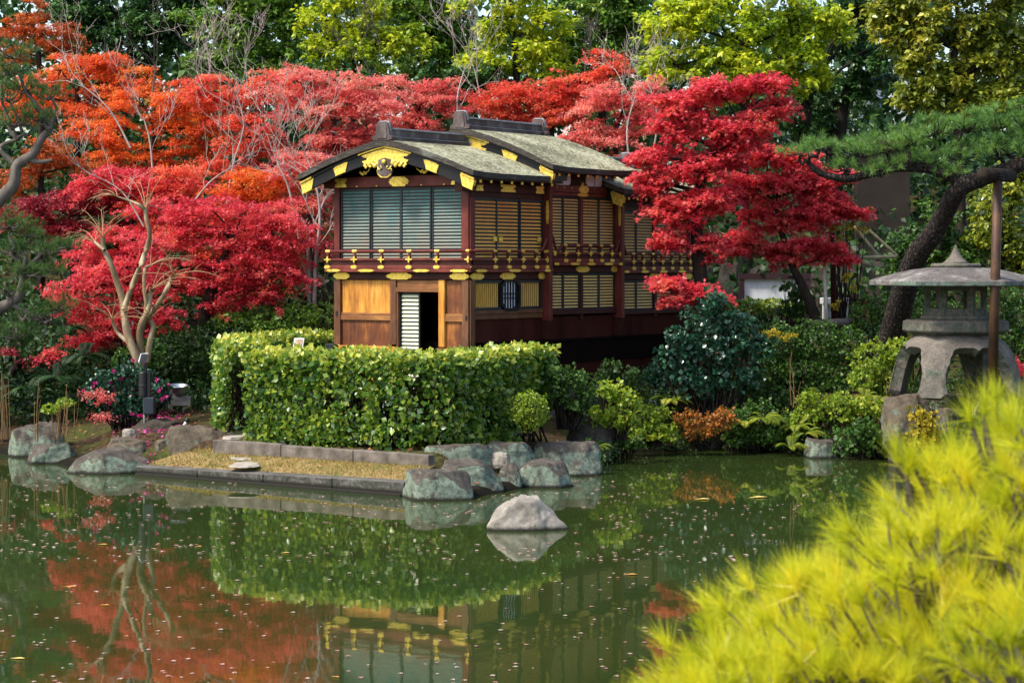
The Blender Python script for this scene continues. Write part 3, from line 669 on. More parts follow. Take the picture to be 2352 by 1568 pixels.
    # ridge
    ry0 = ridge_y0 if ridge_y0 is not None else y0 + .12; ry1 = ridge_len
    mb = MB(); mb.box(cx - .075, cx + .075, ry0, ry1, zpk - .06, zpk + .165, 0); mb.box(cx - .13, cx + .13, ry0, ry1, zpk - .05, zpk + .03, 0); mb.box(cx - .105, cx + .105, ry0 - .02, ry1 + .02, zpk + .166, zpk + .195, 1); mb.box(cx - .145, cx + .145, ry0, ry1, zpk + .031, zpk + .04, 1)
    rd = B('roof_ridge', mb, [M['ridge'], M['ridge_pale']], R, bevel=.008)
    arch = [(-1, 0), (-1.45, .02), (-1.5, .16), (-1.3, .26), (-1.08, .24), (-1.0, .4), (-.95, .72), (-.8, .92), (-.5, 1.0)]; arch = arch + [(-x, y) for x, y in arch[::-1]]
    for yy in (ry0 - .13, ry1 + .02):
        mb = MB(); mb.prism([(cx + x * .15, zpk - .03 + y * .33) for x, y in arch], lambda u, v, t: (u, t, v), yy, yy + .11)
        mb.prism([(cx + x * .105, zpk - .0 + y * .26) for x, y in arch if abs(x) < 1.2], lambda u, v, t: (u, t, v), yy - .015, yy + .12)
        mb.prism([(cx + x * .155, zpk - .0 + y * .315) for x, y in arch[5:-5]], lambda u, v, t: (u, t, v), yy + .03, yy + .08, 1)
        B('ridge_end', mb, [M['ridge'], M['ridge_pale']], R, bevel=.006)
    return R
R1 = roof(-1.5, 1.96, 5.54, 1.0, -.53, 2.42, gy=.06, ridge_len=1.85)
roof(-1.5, 2.06, 5.86, 1.22, 1.80, 4.70, gy=2.46, ridge_len=4.35)
roof(-1.5, 1.98, 5.33, .95, 4.35, 7.95, gy=4.98, ridge_len=7.6, ridge_y0=6.2)
# hanging gable ornament of the front gable
def blob(mb, c, r, sx=1, sy=1, sz=1, mi=0):
    prof = [(r * math.sin(t) * 1.0, -r * math.cos(t)) for t in np.linspace(.15, math.pi - .15, 7)]
    s0 = len(mb.v); mb.lathe(prof, (0, 0, 0), 10, mi); mb.v[-1] = mb.v[-1] * np.array([sx, sy, sz]) + np.array(c)
yg = -.47
mb = MB(); shield = [(0, -.27), (-.06, -.265), (-.13, -.22), (-.16, -.15), (-.13, -.10), (-.19, -.06), (-.2, .0), (-.12, .05), (0, .08)]; shield = shield + [(-x, y) for x, y in shield[-2:0:-1]]
mb.prism([(-1.5 + x, 5.13 + y) for x, y in shield], lambda u, v, t: (u, t, v), yg, yg + .06)
go = B('gable_pendant', mb, M['ridge'], R1, bevel=.008)
mb = MB(); blob(mb, (-1.5, yg - .02, 5.135), .045, 1, .7, 1); B('gilt_rosette', mb, M['gold'], go, smooth=True)
for s in (-1, 1):
    mb = MB()
    for q in range(10):
        x = .17 + q * .032; z = 5.11 - .004 * q + .035 * math.sin(q * 2.1); blob(mb, (-1.5 + s * x, yg + .01, z), .042 - .0016 * q, 1.1, .6, .9 + .25 * math.cos(q * 3))
    mb.tube([(-1.5 + s * .16, yg - .008, 5.06), (-1.5 + s * .11, yg - .012, 5.0), (-1.5 + s * .05, yg - .012, 5.02), (-1.5 + s * .07, yg - .012, 5.06)], .010, 6)
    mb.tube([(-1.5 + s * x, yg, 5.13 + y) for x, y in ((.0, -.272), (.07, -.268), (.14, -.22), (.165, -.15), (.135, -.1))], .011, 6)
    B('gilt_carving', mb, M['gold'], go, smooth=True); mb = MB()
    for q in range(5): blob(mb, (-1.5 + s * (.62 + .03 * q), yg + .25, 4.955 + .02 * math.sin(q * 2)), .028, 1, .6, 1)
    mb.tube([(-1.5 + s * .5, yg + .24, 5.08), (-1.5 + s * .54, yg + .24, 5.0), (-1.5 + s * .6, yg + .24, 4.965), (-1.5 + s * .68, yg + .24, 4.955)], .011, 6)
    B('gilt_scroll', mb, M['gold'], go, smooth=True)
# foundation
mb = MB(); mb.box(-3.1, .1, -.12, 8.1, .3, 1.04); B('stone_footing', mb, M['curb'], bevel=.02)
# ---------------------------------------------------------------- foliage and bark materials
L = {}
L['orange'] = leaf_mat('orange_maple_leaf', [(0, (.42, .035, .02)), (.4, (.72, .11, .03)), (.7, (.78, .19, .035)), (1, (.80, .36, .07))], vscale=1.5, var=.55, trans=.5)
L['red'] = leaf_mat('red_maple_leaf', [(0, (.38, .02, .022)), (.45, (.72, .085, .055)), (.75, (.80, .17, .09)), (1, (.82, .32, .18))], vscale=1.5, var=.55, trans=.5)
L['pink'] = leaf_mat('pink_red_maple_leaf', [(0, (.42, .04, .05)), (.4, (.70, .12, .12)), (.7, (.80, .25, .22)), (1, (.76, .46, .36))], vscale=1.5, var=.55, trans=.5)
L['crimson'] = leaf_mat('crimson_maple_leaf', [(0, (.28, .010, .022)), (.42, (.64, .034, .064)), (.75, (.76, .11, .13)), (1, (.78, .22, .13))], vscale=1.5, var=.55, trans=.48, spec=.5)
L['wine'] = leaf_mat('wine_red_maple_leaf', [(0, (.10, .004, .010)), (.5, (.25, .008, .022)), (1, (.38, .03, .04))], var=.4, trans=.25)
L['rust'] = leaf_mat('rust_maple_leaf', [(0, (.22, .02, .008)), (.5, (.50, .09, .016)), (1, (.62, .20, .03))], var=.4)
L['green'] = leaf_mat('mid_green_leaf', [(0, (.03, .08, .012)), (.4, (.085, .19, .022)), (.75, (.21, .33, .035)), (1, (.42, .46, .05))], .38, .3, .5)
L['deep'] = leaf_mat('deep_green_leaf', [(0, (.014, .042, .012)), (.5, (.034, .095, .022)), (1, (.10, .20, .04))], .35, .2, .5)
L['yellow'] = leaf_mat('yellow_green_leaf', [(0, (.07, .15, .012)), (.3, (.22, .33, .02)), (.6, (.47, .53, .025)), (1, (.74, .70, .05))], .4, .4, .4, .5, .7)
L['olive'] = leaf_mat('olive_leaf', [(0, (.04, .075, .008)), (.4, (.14, .19, .018)), (.8, (.34, .35, .035)), (1, (.54, .44, .05))], .32, .25, .6)
L['hedge'] = leaf_mat('hedge_leaf', [(0, (.022, .065, .012)), (.35, (.07, .17, .02)), (.65, (.24, .33, .035)), (1, (.66, .62, .10))], .30, .33, .6, .25, 1.6)
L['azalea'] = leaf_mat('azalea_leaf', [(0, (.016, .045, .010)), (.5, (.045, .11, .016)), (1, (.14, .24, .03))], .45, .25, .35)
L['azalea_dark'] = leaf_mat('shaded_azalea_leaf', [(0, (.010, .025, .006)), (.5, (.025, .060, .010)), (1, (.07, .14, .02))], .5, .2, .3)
L['blueleaf'] = leaf_mat('blue_green_leaf', [(0, (.008, .030, .016)), (.5, (.020, .075, .038)), (1, (.06, .17, .085))], .28, .15, .6)
L['lime'] = leaf_mat('lime_leaf', [(0, (.08, .16, .012)), (.5, (.22, .32, .025)), (1, (.48, .48, .04))], .45, .35, .4)
L['fern'] = leaf_mat('fern_frond', [(0, (.04, .10, .012)), (.5, (.17, .25, .022)), (1, (.50, .48, .05))], .5, .4, .3)
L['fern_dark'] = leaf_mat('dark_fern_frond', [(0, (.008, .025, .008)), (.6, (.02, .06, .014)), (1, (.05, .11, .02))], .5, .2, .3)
L['amberleaf'] = leaf_mat('amber_shrub_leaf', [(0, (.06, .06, .012)), (.3, (.16, .12, .02)), (.55, (.38, .12, .025)), (.8, (.52, .20, .03)), (1, (.40, .08, .03))], .5, .3, .3)
L['gold'] = leaf_mat('golden_leaf', [(0, (.10, .12, .01)), (.45, (.36, .28, .02)), (1, (.66, .48, .04))], .5, .35, .3)
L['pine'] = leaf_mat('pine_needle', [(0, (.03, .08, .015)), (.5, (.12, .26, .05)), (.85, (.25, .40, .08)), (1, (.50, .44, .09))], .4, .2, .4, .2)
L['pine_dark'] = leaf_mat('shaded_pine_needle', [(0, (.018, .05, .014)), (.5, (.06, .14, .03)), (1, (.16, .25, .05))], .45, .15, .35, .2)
L['pine_gold'] = leaf_mat('golden_pine_needle', [(0, (.10, .17, .012)), (.35, (.42, .46, .02)), (.7, (.76, .70, .03)), (1, (.80, .58, .05))], .35, .45, .5, .25, 3)
L['petal'] = leaf_mat('pink_petal', [(0, (.50, .015, .16)), (.5, (.72, .03, .30)), (1, (.80, .12, .42))], .5, .3, .3)
L['reed'] = leaf_mat('dry_reed', [(0, (.22, .13, .06)), (1, (.50, .33, .18))], .7, .2, .2)
L['float'] = leaf_mat('floating_leaf', [(0, (.34, .13, .11)), (.4, (.50, .28, .23)), (1, (.66, .50, .43))], .6, .15, .3, .3)
L['floatgold'] = leaf_mat('floating_gold_leaf', [(0, (.55, .22, .04)), (.5, (.66, .36, .06)), (1, (.75, .55, .16))], .6, .15, .3, .3)
M['bark_dark'] = noisy_mat('dark_bark', (.012, .009, .007), (.04, .03, .023), 9, .95, (1, 1, .35), .9, .02, spec=.1)
M['bark_grey'] = noisy_mat('grey_bark', (.06, .05, .042), (.17, .145, .12), 9, .9, (1, 1, .35), .6, .01, spec=.15)
M['twig'] = noisy_mat('pale_twig', (.26, .21, .18), (.52, .45, .40), 6, .85, None, .2, .004, spec=.15)
M['myrtle'] = noisy_mat('smooth_mottled_bark', (.12, .075, .038), (.26, .18, .095), 5, .6, (1, 1, .35), .2, .005, c3=(.50, .42, .27))
M['caneyoung'] = noisy_mat('young_cane', (.30, .16, .075), (.46, .28, .14), 5, .6, None, .1)
def m_pinebark():
    k = NT("plated_pine_bark"); v = k.coord()
    vo = k.n("ShaderNodeTexVoronoi", feature='DISTANCE_TO_EDGE'); vo.inputs["Scale"].default_value = 15; wv = k.n("ShaderNodeVectorMath", operation="MULTIPLY_ADD"); k.l(k.noise(9, 4, .7, v).outputs[1], wv.inputs[0]); wv.inputs[1].default_value = (.12, .12, .12); k.l(k.scalev(v, (1, 1, .6)), wv.inputs[2]); k.l(wv.outputs[0], vo.inputs["Vector"])
    n1 = k.noise(18, 5, .7, v).outputs[0]
    c = k.ramp(n1, [(.3, (.018, .013, .011)), (.55, (.055, .042, .035)), (.72, (.13, .105, .092))]).outputs[0]
    ed = k.ramp(vo.outputs[0], [(.0, (0, 0, 0)), (.22, (1, 1, 1))]).outputs[0]
    k.set(Base_Color=k.mix(ed, (.010, .008, .007, 1), c), Roughness=.9); k.b.inputs["Specular IOR Level"].default_value = .2
    k.bump(ed, 1.0, .03); return k.m
M['pinebark'] = m_pinebark()

def blob3(b, Y):
    px, py, rx, ry = b[:4]; dY = b[4] if len(b) > 4 else 0.0
    c = at(px, py, Y + dY); s = (Y + dY) / F
    return c, np.array([rx * s, max(.7 * rx * s, .35), ry * s])
def in_ball(m, pw=1/2.4):
    return unit(rng.normal(size=(m, 3))) * (rng.random((m, 1)) ** pw)

def trunk_pts(trunk, Y): return np.array([at(t[0], t[1], Y + (t[3] if len(t) > 3 else 0)) for t in trunk]), np.array([t[2] for t in trunk])
def smooth_path(P, R, k=4):
    out = []; rr = []
    n = len(P)
    for i in range(n - 1):
        p0, p1, p2, p3 = P[max(i - 1, 0)], P[i], P[i + 1], P[min(i + 2, n - 1)]
        for q in range(k):
            t = q / k; out.append(.5 * ((2 * p1) + (-p0 + p2) * t + (2 * p0 - 5 * p1 + 4 * p2 - p3) * t * t + (-p0 + 3 * p1 - 3 * p2 + p3) * t ** 3)); rr.append(R[i] * (1 - t) + R[i + 1] * t)
    out.append(P[-1]); rr.append(R[-1]); return np.array(out), np.array(rr)

def default_trunk(blobs, Y, r):
    bx = np.mean([b[0] for b in blobs]); by = np.mean([b[1] for b in blobs]); c = at(bx, by, Y)
    z = float(terrain(np.array([c[0]]), np.array([Y]))[0]) - .1
    g = np.array([c[0] + rng.uniform(-.3, .3), Y, z])
    P = np.array([g, g * .6 + c * .4 + rng.normal(0, .15, 3), c + np.array([0, 0, -.1])]); P[0][2] = z
    return P, np.array([r, r * .75, r * .45])

def limbs(wd, P, R, targets, thin=.012, n=6, rfac=.5):
    for c in targets:
        cand = [i for i in range(len(P)) if P[i][2] < c[2] - .15] or [0]
        i = min(cand, key=lambda q: np.linalg.norm(P[q] - c) + .25 * (c[2] - P[q][2])); p0 = P[i]; dist = np.linalg.norm(c - p0)
        r0 = min(R[i] * rfac, .02 + .03 * dist)
        pts = bez(p0, c, np.array([rng.normal(0, .08), rng.normal(0, .08), rng.uniform(.0, .18)]) * dist, 8); pts[1:-1] += rng.normal(0, .012 * dist, (6, 3))
        wd.tube(pts, np.linspace(r0, thin, 8), n)

def maple(label, blobs, Y, pal, trunk=None, group='red maples around the pond', dens=1.0, r=.12, lsize=.056, T=STAR3, base=None, bark='bark_dark', pr=.42, k=330):
    if trunk: P, R = smooth_path(*trunk_pts(trunk, Y))
    else: P, R = smooth_path(*default_trunk(blobs, Y, r))
    if Y > 43.5: lsize *= 1.12
    t = thing('maple_tree', label, 'maple tree', tuple(P[0]), group); wd = Wood(); wd.tube(P, R, 9)
    pads, prs = [], []; lv = Leaves(); tg = []
    for b in blobs:
        c, ax = blob3(b, Y); ax = ax * (np.array([1.12, 1.2, 1.25]) if Y > 43.5 else 1); m = max(3, int(dens * (1.6 if Y > 43.5 else 1.1) * (4 + 10 * ax[0] * ax[2]))); p = c + in_ball(m, 1/2.8) * ax * np.array([.85, .9, .85])
        pads.append(p); prs.append(np.minimum(pr, np.maximum(ax[0] * .6, .16)) * rng.uniform(.35, 1.25, m)); tg.append(c)
        for q in range(min(m, 5)): wd.tube(bez(c, p[q], rng.normal(0, .06, 3), 5), np.linspace(.014, .006, 5), 4)
    limbs(wd, P, R, tg)
    pads = np.concatenate(pads); prs = np.concatenate(prs); m = len(pads); J = 7
    # every pad is a level fan of drooping twigs, the leaves sit along the twigs
    ang = rng.uniform(0, 2 * math.pi, (m, 1)) + np.linspace(0, 2 * math.pi, J, endpoint=False)[None] + rng.normal(0, .3, (m, J)); ln = prs[:, None] * rng.uniform(.5, 1.75, (m, J)); lift = rng.normal(.02, .20, (m, J))
    prnd = rng.random(m)
    kk = (k * (prs / pr) ** 1.5).astype(int) + 25; idx = np.repeat(np.arange(m), kk); n = len(idx); js = rng.integers(0, J, n); tt = rng.random(n) ** .65
    aj = ang[idx, js]; rj = ln[idx, js] * tt; lat = rng.normal(0, 1, n) * (.11 - .06 * tt) * (.5 + .5 * prs[idx] / .4)
    pos = pads[idx] + np.stack([rj * np.cos(aj) - lat * np.sin(aj), rj * np.sin(aj) + lat * np.cos(aj), lift[idx, js] * rj - .22 * rj ** 2 / ln[idx, js] + rng.normal(0, .032, n)], -1)
    d = np.stack([np.cos(aj), np.sin(aj), np.full(n, -.28)], -1) + rng.normal(0, .45, (n, 3)) * np.array([1, 1, .6])
    nr = np.array([0, -.2, .85]) + rng.normal(0, .5, (n, 3))
    lv.add(T, pos, d, nr, lsize * rng.uniform(.65, 1.25, n), np.clip(.12 + .38 * prnd[idx] + .46 * rng.random(n), 0, 1))
    wd.build('trunk', M[bark], t, P[0]); lv.build('crown', L[pal], t, P[0]); return t

FAR = 3.3
def broadleaf(label, blobs, Y, pal, trunk=None, group='evergreen trees behind the maples', dens=1.0, r=.16, lsize=.15, T=LANCE, cr=.34, k=60, bark='bark_dark', name='evergreen_tree', cat='tree', limb=True, droop=.35):
    if trunk: P, R = smooth_path(*trunk_pts(trunk, Y))
    else: P, R = smooth_path(*default_trunk(blobs, Y, r))
    t = thing(name, label, cat, tuple(P[0]), group); wd = Wood(); wd.tube(P, R, 9); lv = Leaves(); cs = []; tg = []; cw = []
    for b in blobs:
        c, ax = blob3(b, Y); m = max(4, int(dens * FAR * (3 + 9 * ax[0] * ax[2] * (.34 / cr) ** 2))); p = c + in_ball(m, 1/3.2) * ax
        cs.append(p); tg.append(c); cw.append((p[:, 2] - c[2]) / ax[2])
        for q in range(min(m, 6)): wd.tube(bez(c, p[q], rng.normal(0, .1, 3), 5), np.linspace(.022, .007, 5), 4)
    if limb: limbs(wd, P, R, tg, .02)
    cs = np.concatenate(cs); m = len(cs); crnd = rng.random(m)
    idx = np.repeat(np.arange(m), k); n = len(idx); sc = (cr * rng.uniform(.6, 1.25, m))[idx]
    # a cluster is 5-7 small rosettes
    ros = rng.normal(0, .42, (m, 7, 3)) * np.array([1, 1, .7]); rj = rng.integers(0, 7, n)
    rp = cs[idx] + ros[idx, rj] * sc[:, None]; d = rdir(n); d[:, 2] = d[:, 2] * .6 - droop; d = unit(d)
    pos = rp + d * (lsize * rng.uniform(.1, .5, n))[:, None]
    nr = np.array([0, -.1, .9]) + d * .4 + rng.normal(0, .35, (n, 3))
    lv.add(T, pos, d, nr, lsize * rng.uniform(.7, 1.2, n), .10 + .40 * crnd[idx] + .45 * rng.random(n))
    wd.build('trunk', M[bark], t, P[0]); lv.build('crown', L[pal], t, P[0]); return t

def grow(wd, p, d, Ln, r, depth, spread, tips=None, up=.15, nseg=4, kids=(2, 4)):
    pts = [p]; q = np.array(p, float); dd = np.array(d, float)
    for s in range(nseg):
        dd = unit((dd + rng.normal(0, .16, 3) + np.array([0, 0, up * .4]))[None])[0]; q = q + dd * Ln / nseg; pts.append(q)
    wd.tube(pts, np.linspace(r, r * .62, nseg + 1), 5 if r > .02 else 3)
    if depth <= 0:
        if tips is not None: tips.append((q, dd))
        return
    for _ in range(rng.integers(kids[0], kids[1] + 1)):
        s = rng.integers(2, nseg + 1); nd = unit((dd + rng.normal(0, spread, 3) + np.array([0, 0, up]))[None])[0]
        grow(wd, pts[s], nd, Ln * rng.uniform(.6, .85), max(r * .6, .0045), depth - 1, spread, tips, up, nseg, kids)

def bare_tree(label, trunk, Y, depth=4, Ln=.8, spread=.5, mat='twig', group='bare trees among the maples', kids=(2, 3), r0=None, name='bare_tree'):
    P, R = smooth_path(*trunk_pts(trunk, Y)); R = R * .45; t = thing(name, label, 'bare tree', tuple(P[0]), group); wd = Wood(); wd.tube(P, R, 8)
    depth -= 1; Ln *= 1.15
    for i in range(max(2, len(P) // 3), len(P), 2):
        for _ in range(1 if i < len(P) - 3 else 3):
            d = unit((P[min(i + 1, len(P) - 1)] - P[max(i - 1, 0)])[None])[0] + rng.normal(0, spread * 1.2, 3); d[2] = abs(d[2]) + .1
            grow(wd, P[i], unit(d[None])[0], Ln * rng.uniform(.6, 1.1), max(R[i] * .55, .008), depth - (0 if i > len(P) * .6 else 1), spread, None, .2, 4, kids)
    wd.build('branches', M[mat], t, P[0]); return t

def shrub(name, label, cat, blobs, Y, pal, lsize=.05, dens=1.0, T=OVAL, group=None, stems=8, base_py=None, shell=.75, lump=.16, extra=None, stemmat='bark_dark', up=.5, dy=1.0):
    """mounded bush: rosettes of leaves through the outer part of each lobe"""
    cs = [blob3(b, Y) for b in blobs]; bx = np.mean([c[0] for c, _ in cs]); z0 = float(terrain(np.array([bx]), np.array([Y]))[0])
    if base_py: z0 = at(0, base_py, Y)[2]
    base = np.array([bx, Y, z0]); t = thing(name, label, cat, tuple(base), group); lv = Leaves(); wd = Wood()
    for c, ax in cs:
        ax = ax * np.array([1, dy, 1])
        area = 4 * math.pi * ((ax[0] * ax[1] + ax[0] * ax[2] + ax[1] * ax[2]) / 3); m = int(dens * area * 1.9 / (lsize ** 2)) // 5 + 6
        u = rdir(m); u[:, 1] = np.where(u[:, 1] > .35, -u[:, 1], u[:, 1])
        no = np.array([mnoise.noise((float(a) * 2.2 + c[0], float(b_) * 2.2, float(g) * 2.2 + c[2])) for a, b_, g in u])
        rr = (shell + (1 - shell) * rng.random(m)) * (1 + lump * no * 1.6)
        pos = c + u * ax * rr[:, None]; idx = np.repeat(np.arange(m), 5); n = len(idx)
        axis = unit(u * np.array([1, 1, 1]) + np.array([0, 0, up]) + rng.normal(0, .25, (m, 3)))
        d = unit(axis[idx] * .55 + rng.normal(0, .6, (n, 3))); nr = axis[idx] + rng.normal(0, .3, (n, 3))
        cr_ = rng.random(m)
        lv.add(T, pos[idx] + d * lsize * .2, d, nr, lsize * rng.uniform(.65, 1.25, n), .15 + .35 * cr_[idx] + .40 * rng.random(n))
        for q in range(stems):
            e = c + rng.normal(0, .45, 3) * ax; wd.tube(bez(base + np.array([(c[0] - bx) * .5, 0, 0]) + rng.normal(0, .06, 3) * np.array([1, 1, 0]), e, rng.normal(0, .05, 3), 5), np.linspace(.018, .006, 5), 4)
    if wd.n: wd.build('stems', M[stemmat], t, base)
    lv.build('foliage', L[pal], t, base)
    if extra: extra(t, base, cs)
    return t

def fern(label, px, py, Y, pal='fern', nf=9, Ln=.45, group='ferns along the bank', lean=(0, -.5)):
    c = at(px, py, Y); t = thing('fern', label, 'fern', tuple(c), group); lv = Leaves(); wd = Wood()
    for q in range(nf):
        a = rng.uniform(0, 2 * math.pi); L_ = Ln * .85 * rng.uniform(.55, 1.15); d = np.array([math.cos(a) + lean[0], math.sin(a) * .8 + lean[1], .5]); d = unit(d[None])[0]
        s = np.linspace(0, 1, 34); P = c + d * (s[:, None] * L_) + np.array([0, 0, 1]) * (L_ * (.46 * s - .9 * s ** 2))[:, None]
        wd.tube(P[::5], np.linspace(.004, .0015, len(P[::5])), 3); T_ = np.gradient(P, axis=0); side = unit(np.cross(T_, np.array([0, 0, 1])))
        ln = L_ * .24 * np.sin(math.pi * np.clip(s * .93 + .07, 0, 1)) ** .8 + .004; fr = rng.random()
        for sg in (-1, 1):
            dd = side * sg + unit(T_) * .55 + np.array([0, 0, -.12]); lv.add(LANCE, P[2:], dd[2:], np.cross(dd, unit(T_))[2:] * sg + rng.normal(0, .1, (32, 3)), ln[2:], .2 + .5 * fr + .3 * rng.random(32), .26)
    wd.build('stalks', M['bark_grey'], t, c); lv.build('fronds', L[pal], t, c); return t

def pine_tufts(lv, pos, d, nl, per, wdt, spread=.75, dr=None):
    m = len(pos); idx = np.repeat(np.arange(m), per); n = len(idx); dd = unit(d[idx] * 1.0 + rng.normal(0, spread, (n, 3)))
    dr = rng.random(m) if dr is None else dr
    st = pos[idx] + d[idx] * (rng.random((n, 1)) * nl * .35); lv.add(NEEDLE, st, dd, rng.normal(0, 1, (n, 3)), nl * rng.uniform(.6, 1.1, n), .15 + .4 * dr[idx] + .4 * rng.random(n), wdt)
# ---------------------------------------------------------------- rocks
_ico = None
def ico():
    global _ico
    if _ico is None:
        import bmesh
        bm = bmesh.new(); bmesh.ops.create_icosphere(bm, subdivisions=5, radius=1); me = bpy.data.meshes.new('tmp'); bm.to_mesh(me); bm.free()
        _ico = (np.array([v.co for v in me.vertices]), np.array([p.vertices for p in me.polygons])); bpy.data.meshes.remove(me)
    return _ico
def rock(label, x0, x1, y0, y1, Y, mat, flat=.85, dep=.9, sink=.35, group='boulders along the pond edge', seed=None, name='boulder', rough=.085, peak=None, wide=1.08):
    global rng
    keep = rng; rng = np.random.default_rng(seed if seed is not None else int(x0 * 7 + y0 * 13))
    V0, Fc = ico(); V0 = np.sign(V0) * np.abs(V0) ** .72; V0 = V0 / np.maximum(np.abs(V0).max(1), np.linalg.norm(V0, axis=1) / 1.16)[:, None] ; rad0 = np.linalg.norm(V0, axis=1); V0 = unit(V0); c = at((x0 + x1) / 2, y1, Y); s = Y / F; rx = (x1 - x0) / 2 * s * wide; h = (y1 - y0) * s; ry = max(rx * dep, .12)
    n = unit(rng.normal(size=(16, 3))); n[:, 2] = np.abs(n[:, 2]) * .32; n = unit(n); dk = rng.uniform(.74, .98, 16)
    n = np.concatenate([n, [[.06 * rng.normal(), .06 * rng.normal(), 1]]]); n = unit(n); dk = np.append(dk, flat)
    dots = V0 @ n.T; r = np.where(dots > .05, dk[None] / np.maximum(dots, .05), 9).min(1); r = np.minimum(r, rad0)
    r = r * .92 + .08 * np.minimum(rad0 * .86, 1.0); V = V0 * r[:, None]
    o = rng.uniform(0, 50, 3)
    f = np.array([mnoise.noise(tuple(v * 1.7 + o)) * 1.0 + mnoise.noise(tuple(v * 4.5 + o)) * .5 + mnoise.noise(tuple(v * 11 + o)) * .3 for v in V])
    V = V * (1 + rough * 1.3 * f)[:, None]
    V[:, 0] /= np.abs(V[:, 0]).max(); V[:, 1] /= np.abs(V[:, 1]).max(); V[:, 2] /= V[:, 2].max()
    V[:, 2] = np.where(V[:, 2] > 0, V[:, 2], V[:, 2] * .6)
    if peak is not None: V[:, 0] = V[:, 0] + (peak - V[:, 0]) * np.clip(V[:, 2], 0, 1) ** 1.5 * .45
    V = V * np.array([rx, ry, h * (.9 if y0 > 995 else 1)])
    rng = keep
    oc = np.array([c[0], Y + ry * .75, c[2]]); me = mesh_from(name, V, [Fc], smooth=True, mats=[M[mat]])
    return tag(link(name, me, None, tuple(oc)), label, 'rock', group)
R_ = rock
R_('flat topped grey green boulder at the left edge of the water', 6, 146, 968, 1052, 37.6, 'rock_green', .62, .8)
R_('low lichen covered boulder standing in the water right of the flat topped one', 52, 181, 1012, 1064, 36.4, 'rock_green', .8, .7)
R_('wedge shaped lichen boulder at the left end of the stone edging', 150, 348, 1025, 1092, 34.6, 'rock_green', .95, .6, peak=.1, rough=.04)
R_('long low grey rock lying on the bank behind the wedge shaped boulder', 238, 358, 1002, 1036, 36.0, 'rock_brown', .9, .6)
R_('big rounded brown rock beside the kerb end', 374, 518, 978, 1038, 35.6, 'rock_brown', .8, .6)
R_('small brown rock squeezed against the big rounded brown rock', 352, 390, 1006, 1036, 35.9, 'rock_brown', .9, .8)
R_('mossy rock with a white knob under the pink flowering bush', 275, 425, 962, 1018, 37.0, 'rock_dark', .85, .6)
R_('small whitish stone next to the mossy rock', 277, 312, 985, 1010, 36.7, 'rock_pale', .9, .8)
R_('large lichen boulder at the right end of the stone edging', 922, 1101, 1070, 1152, 30.7, 'rock_green', .72, .75, rough=.05)
R_('steep mint green boulder just behind the largest lichen boulder', 1000, 1142, 1050, 1122, 31.7, 'rock_green', .75, .7, wide=1.22)
R_('broad lichen boulder against the right end of the hedge kerb', 980, 1140, 1013, 1072, 32.9, 'rock_green', .82, .55, wide=1.22)
R_('middle grey boulder under the round clipped bush', 1112, 1236, 1008, 1064, 33.7, 'rock_green', .8, .6, wide=1.22)
R_('big humped boulder at the right end of the rock group', 1218, 1376, 1006, 1088, 34.3, 'rock_green', .7, .7, wide=1.12)
R_('flat slab of rock at the water in front of the humped boulder', 1182, 1312, 1052, 1120, 32.5, 'rock_green', .55, .9, wide=1.22)
R_('small pointed pale rock between the slab and the mint boulder', 1147, 1202, 1056, 1118, 32.3, 'rock_green', 1.0, .8, wide=1.22, peak=-.3)
R_('small white stone wedged on top of the rock group', 1128, 1172, 1036, 1062, 33.0, 'rock_pale', .8, .8)
R_('mossy rock half hidden behind the humped boulder', 1296, 1408, 970, 1030, 36.4, 'rock_dark', .75, .6)
R_('pale pointed rock standing alone in the pond', 1122, 1316, 1134, 1222, 27.2, 'rock_pale', .92, .8, seed=33, peak=-.2, rough=.09)
R_('blue white rock at the water below the right bank', 1852, 1930, 1002, 1048, 37.4, 'rock_green', .62, .9, wide=1.2)
R_('grey blue rock half hidden by yellow ferns', 1486, 1552, 888, 950, 39.6, 'rock_blue', .75, .7)
R_('dark round rock among the plants above the blue white rock', 1890, 1962, 922, 972, 38.6, 'rock_dark', .85, .7)
R_('flat brown stone in the plants behind the blue white rock', 1895, 1950, 958, 982, 38.9, 'rock_brown', .6, .9)
R_('pale three cornered stone in front of the clipped bushes', 1762, 1794, 898, 928, 39.2, 'rock_pale', 1.0, .8)
R_('top cream rock carrying the front foot of the lantern', 2030, 2152, 902, 968, 36.6, 'rock_brown', .6, .9)
R_('small grey rock under the top cream rock', 2030, 2062, 950, 1000, 36.9, 'rock_brown', .9, .8)
R_('tall dark rock standing in the water under the lantern', 2044, 2092, 965, 1066, 36.5, 'rock_dark', .9, .8)
R_('cream rock right of the lantern foot', 2150, 2216, 938, 972, 36.2, 'rock_brown', .7, .8)
R_('rock under the lantern behind the golden bush', 2085, 2220, 950, 1070, 36.9, 'rock_dark', .8, .6)
R_('broad flat rock in the lantern base', 2120, 2330, 905, 960, 37.6, 'rock_brown', .4, .8)
R_('dark stone of the retaining wall beside the boat stern', 1596, 1650, 606, 700, 48.5, 'rock_dark', .8, .5, group='stones of the retaining wall')
R_('tall stone of the retaining wall left of the white board', 1640, 1705, 600, 700, 48.2, 'rock_dark', .8, .5, group='stones of the retaining wall')
R_('small pale stone low in the retaining wall', 1600, 1650, 655, 700, 47.8, 'rock_brown', .8, .5, group='stones of the retaining wall')
R_('long stone of the retaining wall behind the white board', 1695, 1860, 602, 700, 49, 'rock_dark', .75, .3, group='stones of the retaining wall')
R_('dark stone of the retaining wall behind the bamboo frame', 1850, 2060, 590, 740, 49, 'rock_dark', .8, .3, group='stones of the retaining wall')
R_('stone of the wall behind the bare trunks left of the boat', 690, 775, 625, 720, 47, 'rock_dark', .8, .4, group='stones of the retaining wall')
